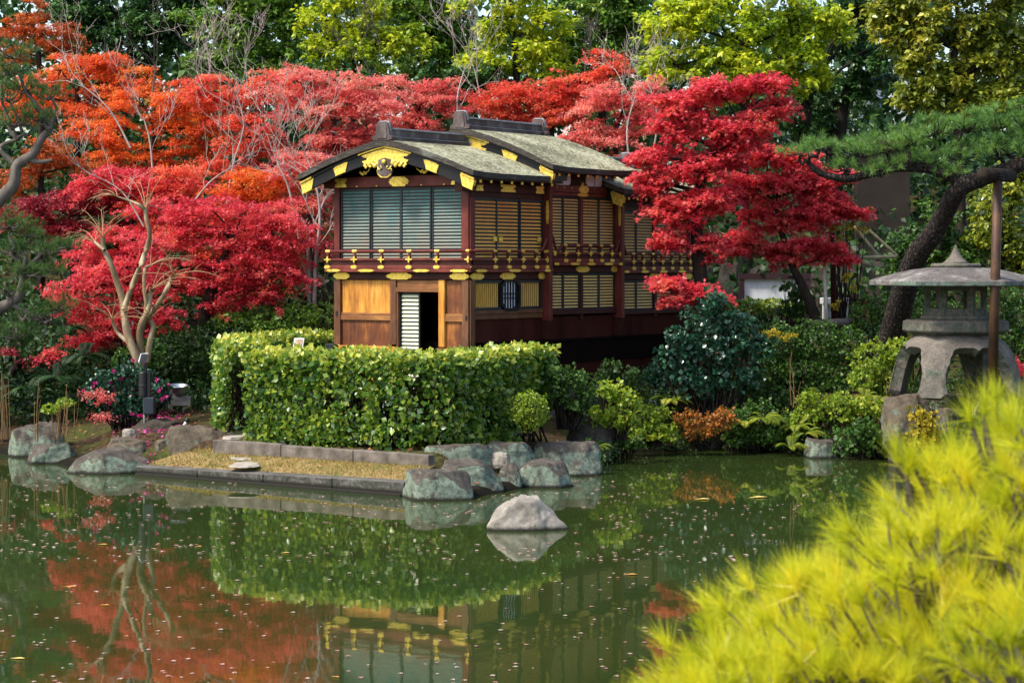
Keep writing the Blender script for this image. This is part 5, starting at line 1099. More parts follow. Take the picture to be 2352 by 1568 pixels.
# near pine on the viewer's bank, out of focus
def near_pine():
    outl = [(1490, 1620), (1540, 1548), (1600, 1465), (1660, 1380), (1740, 1300), (1850, 1262), (1960, 1222), (2060, 1150), (2130, 1080), (2210, 1010), (2270, 955), (2330, 885), (2390, 850), (2480, 815)]
    ox, oy = np.array(outl).T; nm = 96; P, d, dr, hubs = [], [], [], []; r2 = np.random.default_rng(4)
    for q in range(nm):
        x = 1530 + 940 * (q + .5) / 26 if q < 26 else (1545 + 910 * (q - 25.5) / 24 if q < 50 else r2.uniform(1560, 2460)); ed = np.interp(x, ox, oy) + 108; y = ed + (62 + r2.uniform(-14, 30) if q < 26 else (165 + r2.uniform(-30, 40) if q < 50 else 200 + max(0, 1640 - ed - 140) * r2.random())); Ym = 6.3 + rng.uniform(-.45, .45) - .5 * np.clip((y - ed) / 500, 0, 1)
        c = at(x, y, Ym); Rm = rng.uniform(.09, .17); k_ = int(rng.integers(6, 12)); u = rdir(k_, .45); tone = rng.random(); hubs.append(c)
        P.append(c + u * Rm * np.array([1.1, 1, .75])); d.append(unit(u * .55 + np.array([-.28, -.1, .72]) + rng.normal(0, .2, (k_, 3)))); dr.append(np.clip(.15 + .6 * tone + rng.normal(0, .2, k_), 0, 1))
    for x, y in ((2085, 1105), (2105, 1085), (2062, 1075), (2125, 1110), (2235, 985), (2260, 965), (2290, 945)):
        P.append(at(x, y, 6.2)[None]); d.append(unit(np.array([[-.25 + rng.normal(0, .2), -.1, .8]]))); dr.append(np.array([.25])); hubs.append(at(x, y, 6.2))
    P, d, dr = np.concatenate(P), np.concatenate(d), np.concatenate(dr); n = len(P); hub = np.repeat(np.arange(nm), 1)
    base = np.array([1.4, 6.4, .5]); t = thing('pine_shrub', 'golden yellow pine on the near bank, large and out of focus', 'pine tree', tuple(base)); lv = Leaves(); wd = Wood()
    pine_tufts(lv, P, d, .118, 74, .026, .40, dr)
    for c in hubs:
        wd.tube(bez(c, c + np.array([.18, .1, -.35]), rng.normal(0, .04, 3), 6), np.linspace(.007, .014, 6), 6)
    for q in range(n): wd.tube(bez(P[q] - d[q] * .10 + np.array([.02, 0, -.02]), P[q] + d[q] * .02, rng.normal(0, .01, 3), 4), np.linspace(.004, .003, 4), 5)
    for q in range(9):
        a = P[rng.integers(0, n)]; wd.tube(bez(base + np.array([rng.uniform(-.3, .8), 0, .6]), a - np.array([.0, 0, .1]), np.array([rng.uniform(0, .3), 0, rng.uniform(-.1, .2)]), 9), np.linspace(.022, .007, 9), 6)
    wd.tube([base, base + np.array([.1, 0, .5]), base + np.array([.2, 0, 1.0])], [.09, .07, .04], 8)
    wd.build('branches', M['bark_grey'], t, base); lv.build('needles', L['pine_gold'], t, base)
near_pine()
# ---------------------------------------------------------------- shrubs and bank plants
ag = 'clipped azaleas'
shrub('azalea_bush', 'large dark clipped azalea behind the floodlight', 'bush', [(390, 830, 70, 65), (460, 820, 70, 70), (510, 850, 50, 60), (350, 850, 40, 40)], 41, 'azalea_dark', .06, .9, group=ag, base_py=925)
shrub('azalea_bush', 'long low azalea bank behind the rear hedge', 'bush', [(540, 742, 60, 30), (610, 734, 60, 32), (680, 728, 60, 32), (740, 726, 50, 30), (640, 755, 80, 25)], 43.2, 'green', .06, .8, group=ag)
shrub('azalea_bush', 'wide clipped azalea mound left of the lantern', 'bush', [(1800, 790, 55, 50), (1870, 785, 70, 55), (1940, 800, 55, 50), (1840, 850, 70, 50), (1920, 860, 60, 45), (1770, 850, 40, 45)], 40, 'azalea', .055, 1.0, group=ag, base_py=920)
shrub('azalea_bush', 'yellow green azalea mound touching the lantern', 'bush', [(2010, 830, 55, 48), (2060, 815, 45, 40), (1985, 870, 35, 35), (2050, 870, 50, 40)], 38.9, 'lime', .055, .9, group=ag, base_py=915, lump=.2)
shrub('azalea_bush', 'azalea mound behind the pine trunk', 'bush', [(1990, 720, 45, 40), (2050, 710, 50, 40), (2110, 720, 45, 40), (2170, 730, 50, 40), (1960, 750, 30, 25)], 42, 'azalea', .055, .9, group=ag)
shrub('azalea_bush', 'azalea mound at the right edge behind the prop', 'bush', [(2290, 700, 50, 45), (2345, 720, 45, 50), (2300, 780, 50, 45), (2350, 800, 40, 40)], 40.5, 'azalea', .055, .8, group=ag)
shrub('round_azalea', 'small round clipped azalea on thin stems above the grey boulder', 'bush', [(1216, 942, 46, 46)], 34.4, 'lime', .034, 1.1, group=ag, base_py=1000, stems=26, shell=.6)
shrub('evergreen_shrub', 'tall blue green glossy shrub in front of the boat stern', 'bush', [(1620, 735, 60, 40), (1690, 745, 55, 40), (1570, 800, 50, 35), (1650, 800, 80, 45), (1600, 870, 70, 45), (1690, 865, 65, 45), (1740, 800, 45, 40), (1540, 830, 40, 25), (1640, 690, 30, 25), (1560, 770, 30, 20)], 38.9, 'blueleaf', .085, .8, lump=.35, base_py=950, shell=.45)
shrub('evergreen_shrub', 'broad leaved shrub in front of the white board', 'bush', [(1818, 672, 20, 30), (1838, 700, 34, 30), (1800, 712, 24, 14)], 42.5, 'azalea', .09, .8, shell=.4)
shrub('low_hedge', 'low clipped hedge in front of the white board', 'hedge', [(1660, 700, 40, 15), (1720, 702, 50, 16), (1780, 705, 50, 16)], 44, 'hedge', .07, .9, shell=.6)
shrub('evergreen_shrub', 'leggy shrub with leaf tufts right of the round azalea', 'bush', [(1270, 855, 30, 18), (1310, 865, 40, 25), (1340, 890, 32, 25), (1285, 900, 30, 22), (1320, 930, 30, 18)], 36.2, 'azalea', .055, .8, base_py=985, stems=10, shell=.4, lump=.4)
shrub('evergreen_shrub', 'dark rosetted shrub with a few yellow flowers against the hull', 'bush', [(1405, 845, 22, 18), (1440, 865, 30, 22), (1395, 870, 30, 18)], 37.8, 'azalea_dark', .07, .8, base_py=930)
shrub('evergreen_shrub', 'yellow leaved shrub above the humped boulder', 'bush', [(1400, 900, 32, 28), (1440, 920, 30, 24), (1385, 950, 35, 26), (1430, 960, 40, 30)], 36.6, 'lime', .075, .7, base_py=1010, shell=.4, lump=.4)
shrub('evergreen_shrub', 'green and yellow shrub hanging over the water left of the orange one', 'bush', [(1480, 985, 50, 28), (1530, 990, 40, 25), (1440, 1000, 35, 22), (1500, 950, 40, 22)], 38.0, 'lime', .055, .75, base_py=1025, shell=.4, lump=.35)
shrub('amber_shrub', 'orange leaved shrub hanging over the dark water', 'bush', [(1580, 965, 40, 24), (1635, 975, 50, 26), (1600, 992, 40, 16), (1665, 955, 28, 18)], 38.1, 'amberleaf', .05, .7, base_py=1030, shell=.4, lump=.35)
shrub('evergreen_shrub', 'fresh green shrub over the water right of the blue white rock', 'bush', [(1950, 1010, 40, 28), (2000, 1020, 40, 26), (1975, 985, 40, 22), (2020, 1000, 25, 22)], 37.3, 'azalea', .07, .85, base_py=1050, shell=.4, lump=.35)
shrub('evergreen_shrub', 'bright green shrub on the bank above the blue white rock', 'bush', [(1970, 935, 40, 22), (1940, 950, 30, 18), (2010, 945, 30, 20), (1930, 915, 25, 12)], 37.9, 'lime', .07, .75, base_py=980, shell=.4, lump=.4)
shrub('evergreen_shrub', 'tangle of green leaves above the dark gap in the bank', 'bush', [(1720, 985, 40, 26), (1765, 1000, 40, 22), (1690, 1010, 30, 16), (1810, 975, 40, 26), (1840, 1000, 30, 24)], 38.6, 'azalea', .06, .75, base_py=1030, shell=.4, lump=.4)
shrub('golden_shrub', 'golden leaved shrub on the rocks below the lantern', 'bush', [(2110, 960, 28, 28), (2135, 975, 28, 30), (2100, 1005, 25, 25), (2140, 1015, 25, 20)], 35.6, 'gold', .06, .7, base_py=1040, shell=.4, lump=.4)
shrub('evergreen_shrub', 'grey green grassy clump beside the golden shrub', 'bush', [(2190, 1000, 35, 40), (2220, 970, 30, 35)], 35.9, 'azalea', .05, .6, base_py=1050, shell=.4, T=LANCE)
shrub('evergreen_shrub', 'small dark shrub at the foot of the hull', 'bush', [(1500, 860, 25, 22), (1525, 880, 25, 22)], 39.8, 'blueleaf', .07, .8)
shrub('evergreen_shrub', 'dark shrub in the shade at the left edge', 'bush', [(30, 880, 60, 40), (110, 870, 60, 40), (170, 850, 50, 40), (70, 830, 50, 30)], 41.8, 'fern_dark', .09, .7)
shrub('evergreen_shrub', 'green shrub at the foot of the smooth barked tree', 'bush', [(350, 810, 40, 30), (300, 830, 40, 30)], 40, 'azalea', .075, .8)
shrub('evergreen_shrub', 'small yellow green seedling among the reeds', 'bush', [(75 + 45, 938, 22, 8), (150, 925, 16, 7)], 37.6, 'lime', .05, .8, base_py=970, stems=4)
shrub('evergreen_shrub', 'weedy green plants below the stone wall left of the boat', 'bush', [(735, 690, 35, 30), (690, 700, 30, 20)], 44.6, 'azalea_dark', .09, .6)
shrub('vine', 'yellow leaved vine climbing the bamboo frame', 'climbing plant', [(1915, 525, 22, 14), (1950, 520, 30, 16), (1985, 530, 28, 12), (1935, 545, 20, 16), (1925, 590, 14, 14), (1945, 640, 24, 14), (1960, 660, 18, 10), (1920, 700, 12, 16)], 42.2, 'gold', .06, .16, base_py=745, T=LANCE, shell=.1, stems=3)
shrub('golden_shrub', 'yellow compound leaves over the clipped azalea', 'bush', [(1775, 765, 30, 8), (1810, 775, 26, 8)], 39, 'gold', .06, .3, base_py=800, T=LANCE, shell=.3, stems=2)

shrub('evergreen_shrub', 'dense dark green shrub filling the bank behind the orange one', 'bush', [(1570, 925, 45, 25), (1620, 935, 45, 25), (1530, 915, 40, 22)], 39.3, 'azalea_dark', .065, .8, shell=.5)
shrub('evergreen_shrub', 'leafy green shrub between the orange one and the yellow ferns', 'bush', [(1700, 955, 40, 24), (1740, 940, 40, 24), (1675, 985, 30, 20), (1725, 1005, 35, 16)], 38.7, 'azalea', .06, .8, shell=.4, lump=.4)
shrub('evergreen_shrub', 'light green shrub behind the blue white rock', 'bush', [(1870, 950, 40, 26), (1835, 960, 36, 24), (1895, 930, 30, 20), (1850, 915, 30, 18)], 38.4, 'lime', .055, .7, shell=.4, lump=.4)
shrub('evergreen_shrub', 'trailing green plant at the water between the humped boulder and the ferns', 'bush', [(1410, 1005, 36, 20), (1450, 1015, 36, 16), (1390, 985, 24, 18)], 37.4, 'azalea', .05, .8, shell=.4, lump=.4)
shrub('evergreen_shrub', 'dark leafy shrub under the tall blue green one', 'bush', [(1760, 905, 40, 26), (1720, 915, 36, 24), (1800, 915, 40, 24)], 39.1, 'azalea_dark', .065, .8, shell=.5)
def flowers(t, base, cs):
    for q in range(30):
        c, ax = cs[rng.integers(0, len(cs))]; u = rdir(1, .3)[0]; u[1] = -abs(u[1]); u = unit(u[None])[0]; p = c + u * ax * 1.03; lv = Leaves(); n = 9; d = unit(u * .6 + rng.normal(0, .6, (n, 3)))
        lv.add(OVAL, np.repeat(p[None], n, 0), d, np.repeat(u[None], n, 0) + rng.normal(0, .3, (n, 3)), rng.uniform(.035, .06, n), rng.random(n), 1.2); lv.build('flower', L['petal'], t, base)
shrub('camellia_bush', 'flowering bush with bright pink blossoms beside the black utility post', 'bush', [(240, 880, 45, 40), (300, 865, 45, 38), (350, 900, 40, 40), (270, 930, 50, 38), (325, 935, 40, 38), (225, 900, 30, 30), (375, 905, 22, 25)], 38, 'blueleaf', .06, .8, base_py=985, lump=.3, shell=.45, extra=flowers)
fp_ = Leaves(); n = 420; px = 250 + 180 * rng.beta(2.2, 2.0, n); py = np.clip(rng.normal(978, 15, n) - (px - 330) * .14, 940, 1016); P = np.array([gp(a, b, .48) for a, b in zip(px, py)]); P[:, 2] = terrain(P[:, 0], P[:, 1]) + .05
fp_.add(OVAL, P, rdir(n) * np.array([1, 1, .2]), np.array([0, -.2, 1]) + rng.normal(0, .4, (n, 3)), rng.uniform(.04, .065, n), rng.random(n), 1.1); tag(fp_.build('fallen_petals', L['petal'], None), 'bright pink fallen petals scattered under the flowering bush', kind='stuff')
for lb, x, y, Y, pal, L_ in (('yellow fern left of the orange shrub', 1495, 958, 38.4, 'fern', .5), ('yellow fern arching over the grey blue rock', 1540, 925, 38.9, 'fern', .5), ('fern at the waterline below the yellow leaved shrub', 1470, 1012, 37.8, 'fern', .45),
                            ('fern hanging from the humped boulder', 1368, 1030, 35.2, 'fern', .4), ('green fern right of the orange shrub', 1705, 975, 38.4, 'fern', .5), ('broad yellow fern in the middle of the right bank', 1755, 968, 38.2, 'fern', .6),
                            ('yellow fern right of the dark gap', 1830, 985, 38.1, 'fern', .55), ('low fern touching the water by the dark gap', 1815, 1030, 37.8, 'fern', .5), ('bright fern over the flat brown stone', 1850, 1000, 37.9, 'fern', .5),
                            ('tall light fern in front of the clipped azalea', 1890, 920, 38.6, 'fern', .55), ('light fern beside the lantern rocks', 1985, 915, 38.4, 'fern', .5), ('fern above the tall dark rock', 2010, 930, 38, 'fern', .45), ('fern under the lantern feet', 2120, 935, 36.9, 'fern_dark', .4),
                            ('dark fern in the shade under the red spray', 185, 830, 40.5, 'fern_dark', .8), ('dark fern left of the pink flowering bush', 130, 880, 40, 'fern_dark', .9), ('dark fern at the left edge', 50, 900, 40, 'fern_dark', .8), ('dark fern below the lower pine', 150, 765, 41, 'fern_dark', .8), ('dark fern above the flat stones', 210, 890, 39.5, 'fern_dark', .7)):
    fern(lb, x, y, Y, pal, 10, L_)
def reeds(label, px0, px1, ybase, ytop, Y, n):
    c = at((px0 + px1) / 2, ybase, Y); t = thing('dry_reeds', label, 'reeds', tuple(c), 'dry reeds at the left bank'); wd = Wood()
    for q in range(n):
        x = rng.uniform(px0, px1); top = ytop + (ybase - ytop) * rng.random() ** 1.3 * .7; a = at(x, ybase + rng.uniform(-4, 6), Y + rng.normal(0, .1)); b = at(x + rng.normal(0, 7), top, Y + rng.normal(0, .1)); wd.tube(bez(a, b, rng.normal(0, .04, 3), 6), np.linspace(.008, .004, 6), 4)
    wd.build('stalks', L['reed'], t, c)
reeds('tall dry reeds at the far left edge', 0, 30, 1010, 845, 37.2, 12); reeds('dry reeds behind the flat topped boulder', 78, 90, 1010, 860, 37.0, 4); reeds('dry reeds with a pale tip between the left boulders', 120, 170, 1005, 850, 36.9, 14)
reeds('dry stalks on the bank in front of the clipped azalea', 1815, 1850, 930, 800, 38.4, 5); reeds('dry stalks hanging beside the lantern base', 2040, 2062, 970, 830, 37.2, 4)

# ---------------------------------------------------------------- stone lantern
M['lantern'] = m_rock('lantern_stone', (.25, .22, .18), (.14, .122, .10), (.035, .03, .024), (.10, .13, .09), .34, 1.6)
M['lantern_roof'] = m_rock('lantern_roof_stone', (.40, .38, .345), (.13, .115, .105), (.022, .019, .017), (.18, .25, .20), .34, .8)
def lantern():
    Y = 36.6; s = Y / F; cx, _, cz = at(2195, 908, Y); t = thing('stone_lantern', 'large grey stone snow viewing lantern with a wide six sided roof', 'lantern', (cx, Y, cz))
    z = lambda py: (908 - py) * s
    mb = MB(); mb.lathe([(r * s, z(y)) for r, y in ((1, 562), (4, 569), (8, 578), (14, 590), (24, 600), (34, 605.5))], (0, 0, 0), 28); mb.build('finial', M['lantern'], t, smooth=True)
    mb = MB(); mb.lathe([(r * s, z(y)) for r, y in ((54, 605), (57, 608), (57, 612), (50, 617))], (0, 0, 0), 36); mb.build('finial_base', M['lantern'], t)
    ang = [math.radians(172 + 60 * k) for k in range(6)]
    def ring(R, y, n=6): # subdivided hexagon
        out = []
        for k in range(6):
            a, b = ang[k], ang[(k + 1) % 6]
            for q in range(n):
                f = q / n; out.append(((math.cos(a) * (1 - f) + math.cos(b) * f) * R * s, (math.sin(a) * (1 - f) + math.sin(b) * f) * R * s, z(y)))
        return out
    def hexstack(rings, name, mat, sm_=False, bevel=.01):
        mb = MB(); V = []; n = 36
        for R, y in rings: V += ring(R, y)
        fs = [(i * n + j, i * n + (j + 1) % n, (i + 1) * n + (j + 1) % n, (i + 1) * n + j) for i in range(len(rings) - 1) for j in range(n)] + [list(range(n)), [(len(rings) - 1) * n + j for j in range(n)]]
        mb.add(V, fs); return mb.build(name, mat, t, bevel=bevel)
    hexstack([(60, 614), (100, 619), (140, 628), (170, 636), (193, 643), (197, 645), (196, 655), (150, 657), (70, 657)], 'roof', M['lantern_roof'])
    hexstack([(112, 733), (116, 736), (120, 738), (121, 758), (117, 762), (105, 764), (92, 771), (75, 779), (62, 781), (60, 786)], 'platform', M['lantern'])
    # light chamber: six posts, top and bottom rails
    mb = MB(); Rr = 72
    for k in range(6):
        a = ang[k]; c = np.array([math.cos(a), math.sin(a)]) * Rr * s
        for kk, f0, f1 in ((k, 0, .16), (k, .84, 1)):
            b = ang[(kk + 1) % 6]; p = lambda f, r: ((math.cos(a) * (1 - f) + math.cos(b) * f) * r * s, (math.sin(a) * (1 - f) + math.sin(b) * f) * r * s)
            mb.hexa([(*p(f, r), zz) for zz in (z(724), z(656)) for r in (Rr - 11, Rr) for f in (f0, f1)])
        for zb, zt in ((724, 708), (668, 656)): mb.hexa([(*p(f, r), zz) for zz in (z(zb), z(zt)) for r in (Rr - 10, Rr - 1) for f in (.15, .85)])
    mb.build('light_chamber', M['lantern'], t, bevel=.008)
    hexstack([(78, 724), (80, 726), (80, 733), (60, 734)], 'chamber_sill', M['lantern'])
    # four legged base with cusped arches
    na, nz = 240, 18; V = []; mid = math.radians(58.5)
    def prof(f): return np.interp(f, [0, .06, .16, .3, .5, .75, 1], [60, 78, 96, 108, 117, 125, 133])
    for i in range(na):
        a = 2 * math.pi * i / na; da = (a - mid) % (math.pi / 2); u = da / (math.pi / 2) * 2 - 1     # -1,1 on a leg axis, 0 mid opening
        o = abs(u); ob = .81
        if o < ob: q = o / ob; arch = .19 + .05 * (1 - min(q / .14, 1)) + .81 * q ** 9
        else: arch = 1.0
        arch = min(arch, 1.0)
        for j in range(nz + 1): f = arch * j / nz; R = prof(f) * s * (1.0 if o >= ob else .985); V.append((R * math.cos(a), R * math.sin(a), z(784 + (912 - 784) * f)))
    fs = [(i * (nz + 1) + j, ((i + 1) % na) * (nz + 1) + j, ((i + 1) % na) * (nz + 1) + j + 1, i * (nz + 1) + j + 1) for i in range(na) for j in range(nz)]
    fs.append([i * (nz + 1) for i in range(na)][::-1]); mb = MB(); mb.add(V, fs); o = mb.build('leg_base', M['lantern'], t, smooth=False); sd_ = o.modifiers.new('thick', 'SOLIDIFY'); sd_.thickness = .19; sd_.offset = -1
lantern()

# ---------------------------------------------------------------- wooden prop under the pine branch
M['prop'] = wood_mat('prop_pole', (.010, .005, .003), (.045, .018, .006), (.12, .052, .016), sc=1.5, rough=.6, stain=.65)
p0, p1 = at(2279, 905, 35.4), at(2292, 412, 35.4); t = thing('branch_prop', 'brown wooden pole with a crossbar propping up the pine branch', 'prop', tuple(p0))
mb = MB(); mb.tube([p0, p0 + (p1 - p0) * .5, p1], [.082, .080, .076], 16); mb.build('pole', M['prop'], t, p0, smooth=True)
mb = MB(); mb.tube([at(2258, 400, 35.0), at(2322, 404, 36.2)], .11, 14); mb.build('crossbar', M['bark_dark'], t, p0, smooth=True)
mb = MB(); [mb.tube([at(2292 + 14 * math.cos(a), 402 + q * 6 + 5 * math.sin(a), 35.4 + .12 * math.sin(a)) for a in np.linspace(0, 2 * math.pi, 12)], .012, 5) for q in range(3)]; mb.build('rope_lashing', M['black'], t, p0)

# ---------------------------------------------------------------- bamboo frame, board, walls, building
M['bamboo_white'] = noisy_mat('pale_bamboo', (.46, .40, .32), (.72, .66, .58), 7, .55, (1, 1, .3), .1, .003); M['bamboo'] = noisy_mat('old_bamboo', (.14, .12, .06), (.34, .30, .18), 6, .6, None, .1, .003)
p0 = at(1910, 745, 42.6); t = thing('bamboo_frame', 'frame of pale and old bamboo poles lashed to a dark post', 'trellis', tuple(p0))
def rod(a, b, r, name, mat, knots=True):
    mb = MB(); a, b = np.array(a), np.array(b); n = 22; f = np.linspace(0, 1, n); mb.tube(a + (b - a) * f[:, None], [r * (1.12 if knots and q % 4 == 2 else 1) for q in range(n)], 10); return mb.build(name, mat, t, p0, smooth=True)
rod(at(1899, 760, 42.4), at(1890, 500, 42.4), .034, 'pale_pole', M['bamboo_white']); rod(at(1928, 760, 42.4), at(1937, 503, 42.4), .032, 'pale_pole', M['bamboo_white'])
rod(at(1868, 596, 42.6), at(2060, 589, 42.6), .034, 'rail', M['bamboo']); rod(at(1886, 514, 42.6), at(1938, 510, 42.6), .036, 'rail', M['bamboo_white']); rod(at(1962, 520, 42.8), at(2018, 588, 42.7), .03, 'strut', M['bamboo']); rod(at(1995, 528, 42.8), at(2062, 588, 42.7), .028, 'strut', M['bamboo'])
mb = MB(); mb.tube([at(1917, 760, 42.7), at(1911, 505, 42.7)], .06, 10); mb.build('dark_post', M['lacquer_dark'], t, p0, smooth=True)
mb = MB(); mb.tube([at(1868, 744, 41.2), at(1965, 738, 41.9)], .075, 12); o = mb.build('log_rail', M['bark_grey'], None, smooth=True); tag(o, 'thick round log lying level behind the clipped azalea', 'log')
M['white_paint'] = noisy_mat('white_paint', (.52, .52, .50), (.72, .72, .70), 3, .6, None, .1, .002)
p0 = at(1920, 748, 43.4); t = thing('white_table', 'white slab on posts behind the bamboo poles', 'table', tuple(p0)); mb = MB(); a = at(1888, 684, 43.4); b = at(1951, 698, 43.4); mb.box(a[0], b[0], 43.2, 43.7, b[2], a[2]); mb.build('slab', M['white_paint'], t, p0, bevel=.006)
for x in (1895, 1945): mb = MB(); a = at(x - 5, 698, 43.4); b = at(x + 5, 760, 43.4); mb.box(a[0], b[0], 43.3, 43.5, b[2] - .2, a[2]); mb.build('leg', M['white_paint'], t, p0)
mb = MB(); a = at(1898, 700, 43.4); b = at(1942, 730, 43.4); mb.box(a[0], b[0], 43.45, 43.52, b[2], a[2]); mb.build('panel', M['white_paint'], t, p0)
def m_board():
    k = NT("streaked_white_board"); v = k.coord(); n1 = k.noise(3, 6, .7, k.scalev(v, (3, 3, .5))).outputs[0]; k.set(Base_Color=k.ramp(n1, [(.3, (.60, .63, .60)), (.5, (.78, .81, .80)), (.8, (.84, .86, .86))]).outputs[0], Roughness=.6); return k.m
M['board'] = m_board(); M['frame_brown'] = noisy_mat('dark_brown_frame', (.03, .012, .014), (.05, .022, .024), 4, .5, None, .1)
p0 = at(1780, 760, 46); t = thing('notice_board', 'white blank board in a dark brown frame by the retaining wall', 'board', tuple(p0))
def pbox(x0, x1, y0, y1, Y0, Y1, name, mat, par, off, bevel=0):
    mb = MB(); a, b = at(x0, y0, Y0), at(x1, y1, Y0); mb.box(a[0], b[0], Y0, Y1, b[2], a[2]); return mb.build(name, mat, par, off, bevel=bevel)
pbox(1708, 1852, 640, 705, 46.06, 46.1, 'panel', M['board'], t, p0)
pbox(1698, 1862, 628, 641, 45.98, 46.14, 'frame_top', M['frame_brown'], t, p0); pbox(1698, 1710, 641, 720, 45.99, 46.13, 'frame_side', M['frame_brown'], t, p0); pbox(1850, 1862, 641, 720, 45.99, 46.13, 'frame_side', M['frame_brown'], t, p0); pbox(1710, 1850, 700, 712, 46.0, 46.12, 'frame_bottom', M['frame_brown'], t, p0)
for x in (1698, 1850): pbox(x, x + 12, 720, 790, 46.0, 46.1, 'leg', M['frame_brown'], t, p0)
M['plaster'] = noisy_mat('grey_brown_plaster', (.03, .024, .02), (.045, .037, .03), 2, .95, None, .1, spec=.1)
p0 = at(2028, 585, 52); t = thing('plaster_wall', 'dark grey brown plaster wall behind the pine branch', 'wall', tuple(p0)); pbox(1968, 2090, 330, 572, 52, 52.4, 'wall_face', M['plaster'], t, p0); pbox(1955, 2105, 572, 640, 51.9, 52.6, 'stone_base', M['rock_dark'], t, p0); pbox(1960, 2098, 318, 331, 51.8, 52.6, 'wall_cap', M['soffit'], t, p0)
p0 = at(2080, 700, 46); t = thing('low_wall', 'low dark wall with a brown coping behind the azaleas', 'wall', tuple(p0)); pbox(1945, 2010, 678, 686, 46, 46.4, 'coping', M['frame_brown'], t, p0); pbox(1948, 2006, 686, 740, 46.05, 46.35, 'wall_face', M['lacquer_dark'], t, p0)
def m_tile():
    k = NT("white_tiles"); v = k.coord(); br = k.n("ShaderNodeTexBrick"); br.inputs["Scale"].default_value = 3.2; br.inputs["Color1"].default_value = (.66, .68, .70, 1); br.inputs["Color2"].default_value = (.72, .73, .74, 1); br.inputs["Mortar"].default_value = (.25, .27, .29, 1); br.inputs["Mortar Size"].default_value = .018; br.offset = 0
    mp = k.n("ShaderNodeMapping"); mp.inputs["Rotation"].default_value = (math.radians(90), 0, 0); k.l(v, mp.inputs[0]); k.l(mp.outputs[0], br.inputs[0]); k.set(Base_Color=br.outputs[0], Roughness=.35); return k.m
M['tile'] = m_tile(); M['glass'] = noisy_mat('window_glass', (.10, .13, .16), (.16, .20, .24), 1, .08, None, 0)
p0 = at(1900, 420, 84); t = thing('white_building', 'white tiled building glimpsed through the trees', 'building', tuple(p0)); pbox(1640, 2120, 170, 420, 84, 92, 'wall', M['tile'], t, p0)
for x0, x1, y0, y1 in ((1968, 2012, 190, 300), (1740, 1800, 190, 300)):
    f = pbox(x0, x1, y0, y1, 83.85, 84.02, 'window_frame', M['white_paint'], t, p0); pbox(x0 + 5, x1 - 5, y0 + 5, y1 - 5, 83.82, 83.86, 'pane', M['glass'], f, (0, 0, 0)).location = tuple(-p0)

# ---------------------------------------------------------------- garden fittings on the left
M['plastic'] = noisy_mat('black_plastic', (.006, .006, .007), (.012, .012, .014), 6, .4, None, 0); M['slate'] = noisy_mat('dark_blue_box', (.018, .026, .034), (.028, .038, .048), 5, .45, None, .1)
M['steel'] = noisy_mat('brushed_steel', (.30, .31, .32), (.52, .53, .53), 8, .3, None, .1, .002, metal=.9); M['greymetal'] = noisy_mat('grey_metal_box', (.09, .088, .085), (.13, .125, .12), 6, .55, None, .1)
Y = 37.3; s = Y / F; p0 = at(333, 990, Y); t = thing('utility_post', 'black post with a round housing, a dark box and a tilted panel on top', 'utility post', tuple(p0))
mb = MB(); mb.tube([at(332, 995, Y), at(332, 950, Y)], .024, 10); mb.build('post', M['greymetal'], t, p0, smooth=True)
pbox(328, 354, 912, 952, Y - .08, Y + .12, 'meter_box', M['slate'], t, p0, .02)
mb = MB(); c = at(330, 911, Y); mb.lathe([(.085, 0), (.088, .02), (.088, .17), (.091, .18), (.091, .20), (.088, .21), (.088, .41), (.08, .425)], c, 24); mb.build('housing', M['plastic'], t, p0)
pbox(338, 345.5, 854, 911, Y - .06, Y + .06, 'side_channel', M['plastic'], t, p0, .006); pbox(329.5, 337, 836, 856, Y - .03, Y + .03, 'neck', M['plastic'], t, p0, .004)
mb = MB(); mb.hexa([at(x, y, Y + d_) for (y, d_) in ((832, -.02), (812, .10)) for dd in (0, .0) for x in ((318.5, 334) if y == 832 else (324, 341))] ) if False else None
mb = MB(); V = []
for o in (0, .02):
    for (x, y, d_) in ((318.5, 832, -.08), (335, 834, -.08), (324, 812.5, .12), (341, 812, .12)): p = at(x, y, Y + d_ + o); V.append(p)
mb.hexa(V); pl = mb.build('tilted_panel', M['plastic'], t, p0)
mb = MB(); mb.tube([V[0], V[2], V[3]], .010, 6); mb.build('panel_rim', M['white_paint'], pl, p0)
Y = 38.4; p0 = at(412, 935, Y); t = thing('floodlight', 'round metal floodlight bowl on a grey ballast box', 'floodlight', tuple(p0)); c = at(408, 910, Y); s = Y / F
mb = MB(); rr = [(9, 0), (14, 3), (19, 12), (22.5, 24), (23.5, 25), (23, 26), (21, 24.5), (17, 13), (10, 5), (2, 4)]; mb.lathe([(r * s, h * s) for r, h in rr], (0, 0, 0), 30); tl = math.radians(8)
mb.v[-1] = np.stack([mb.v[-1][:, 0] + mb.v[-1][:, 2] * .06, mb.v[-1][:, 1] * math.cos(tl) - mb.v[-1][:, 2] * math.sin(tl), mb.v[-1][:, 1] * math.sin(tl) + mb.v[-1][:, 2] * math.cos(tl)], -1) + c; mb.build('bowl', M['steel'], t, p0, smooth=True)
b_ = pbox(392, 438, 911, 932, Y - .12, Y + .2, 'ballast_box', M['greymetal'], t, p0, .008)
mb = MB(); [mb.tube([at(x, 920 - (x - 405) * .06, Y - .119), at(x, 920 - (x - 405) * .06, Y - .124)], .008, 8) for x in range(404, 434, 6)]; mb.build('bolt', M['black'], b_, p0)
pbox(386, 392, 905, 938, Y - .05, Y + .05, 'bracket', M['greymetal'], t, p0)
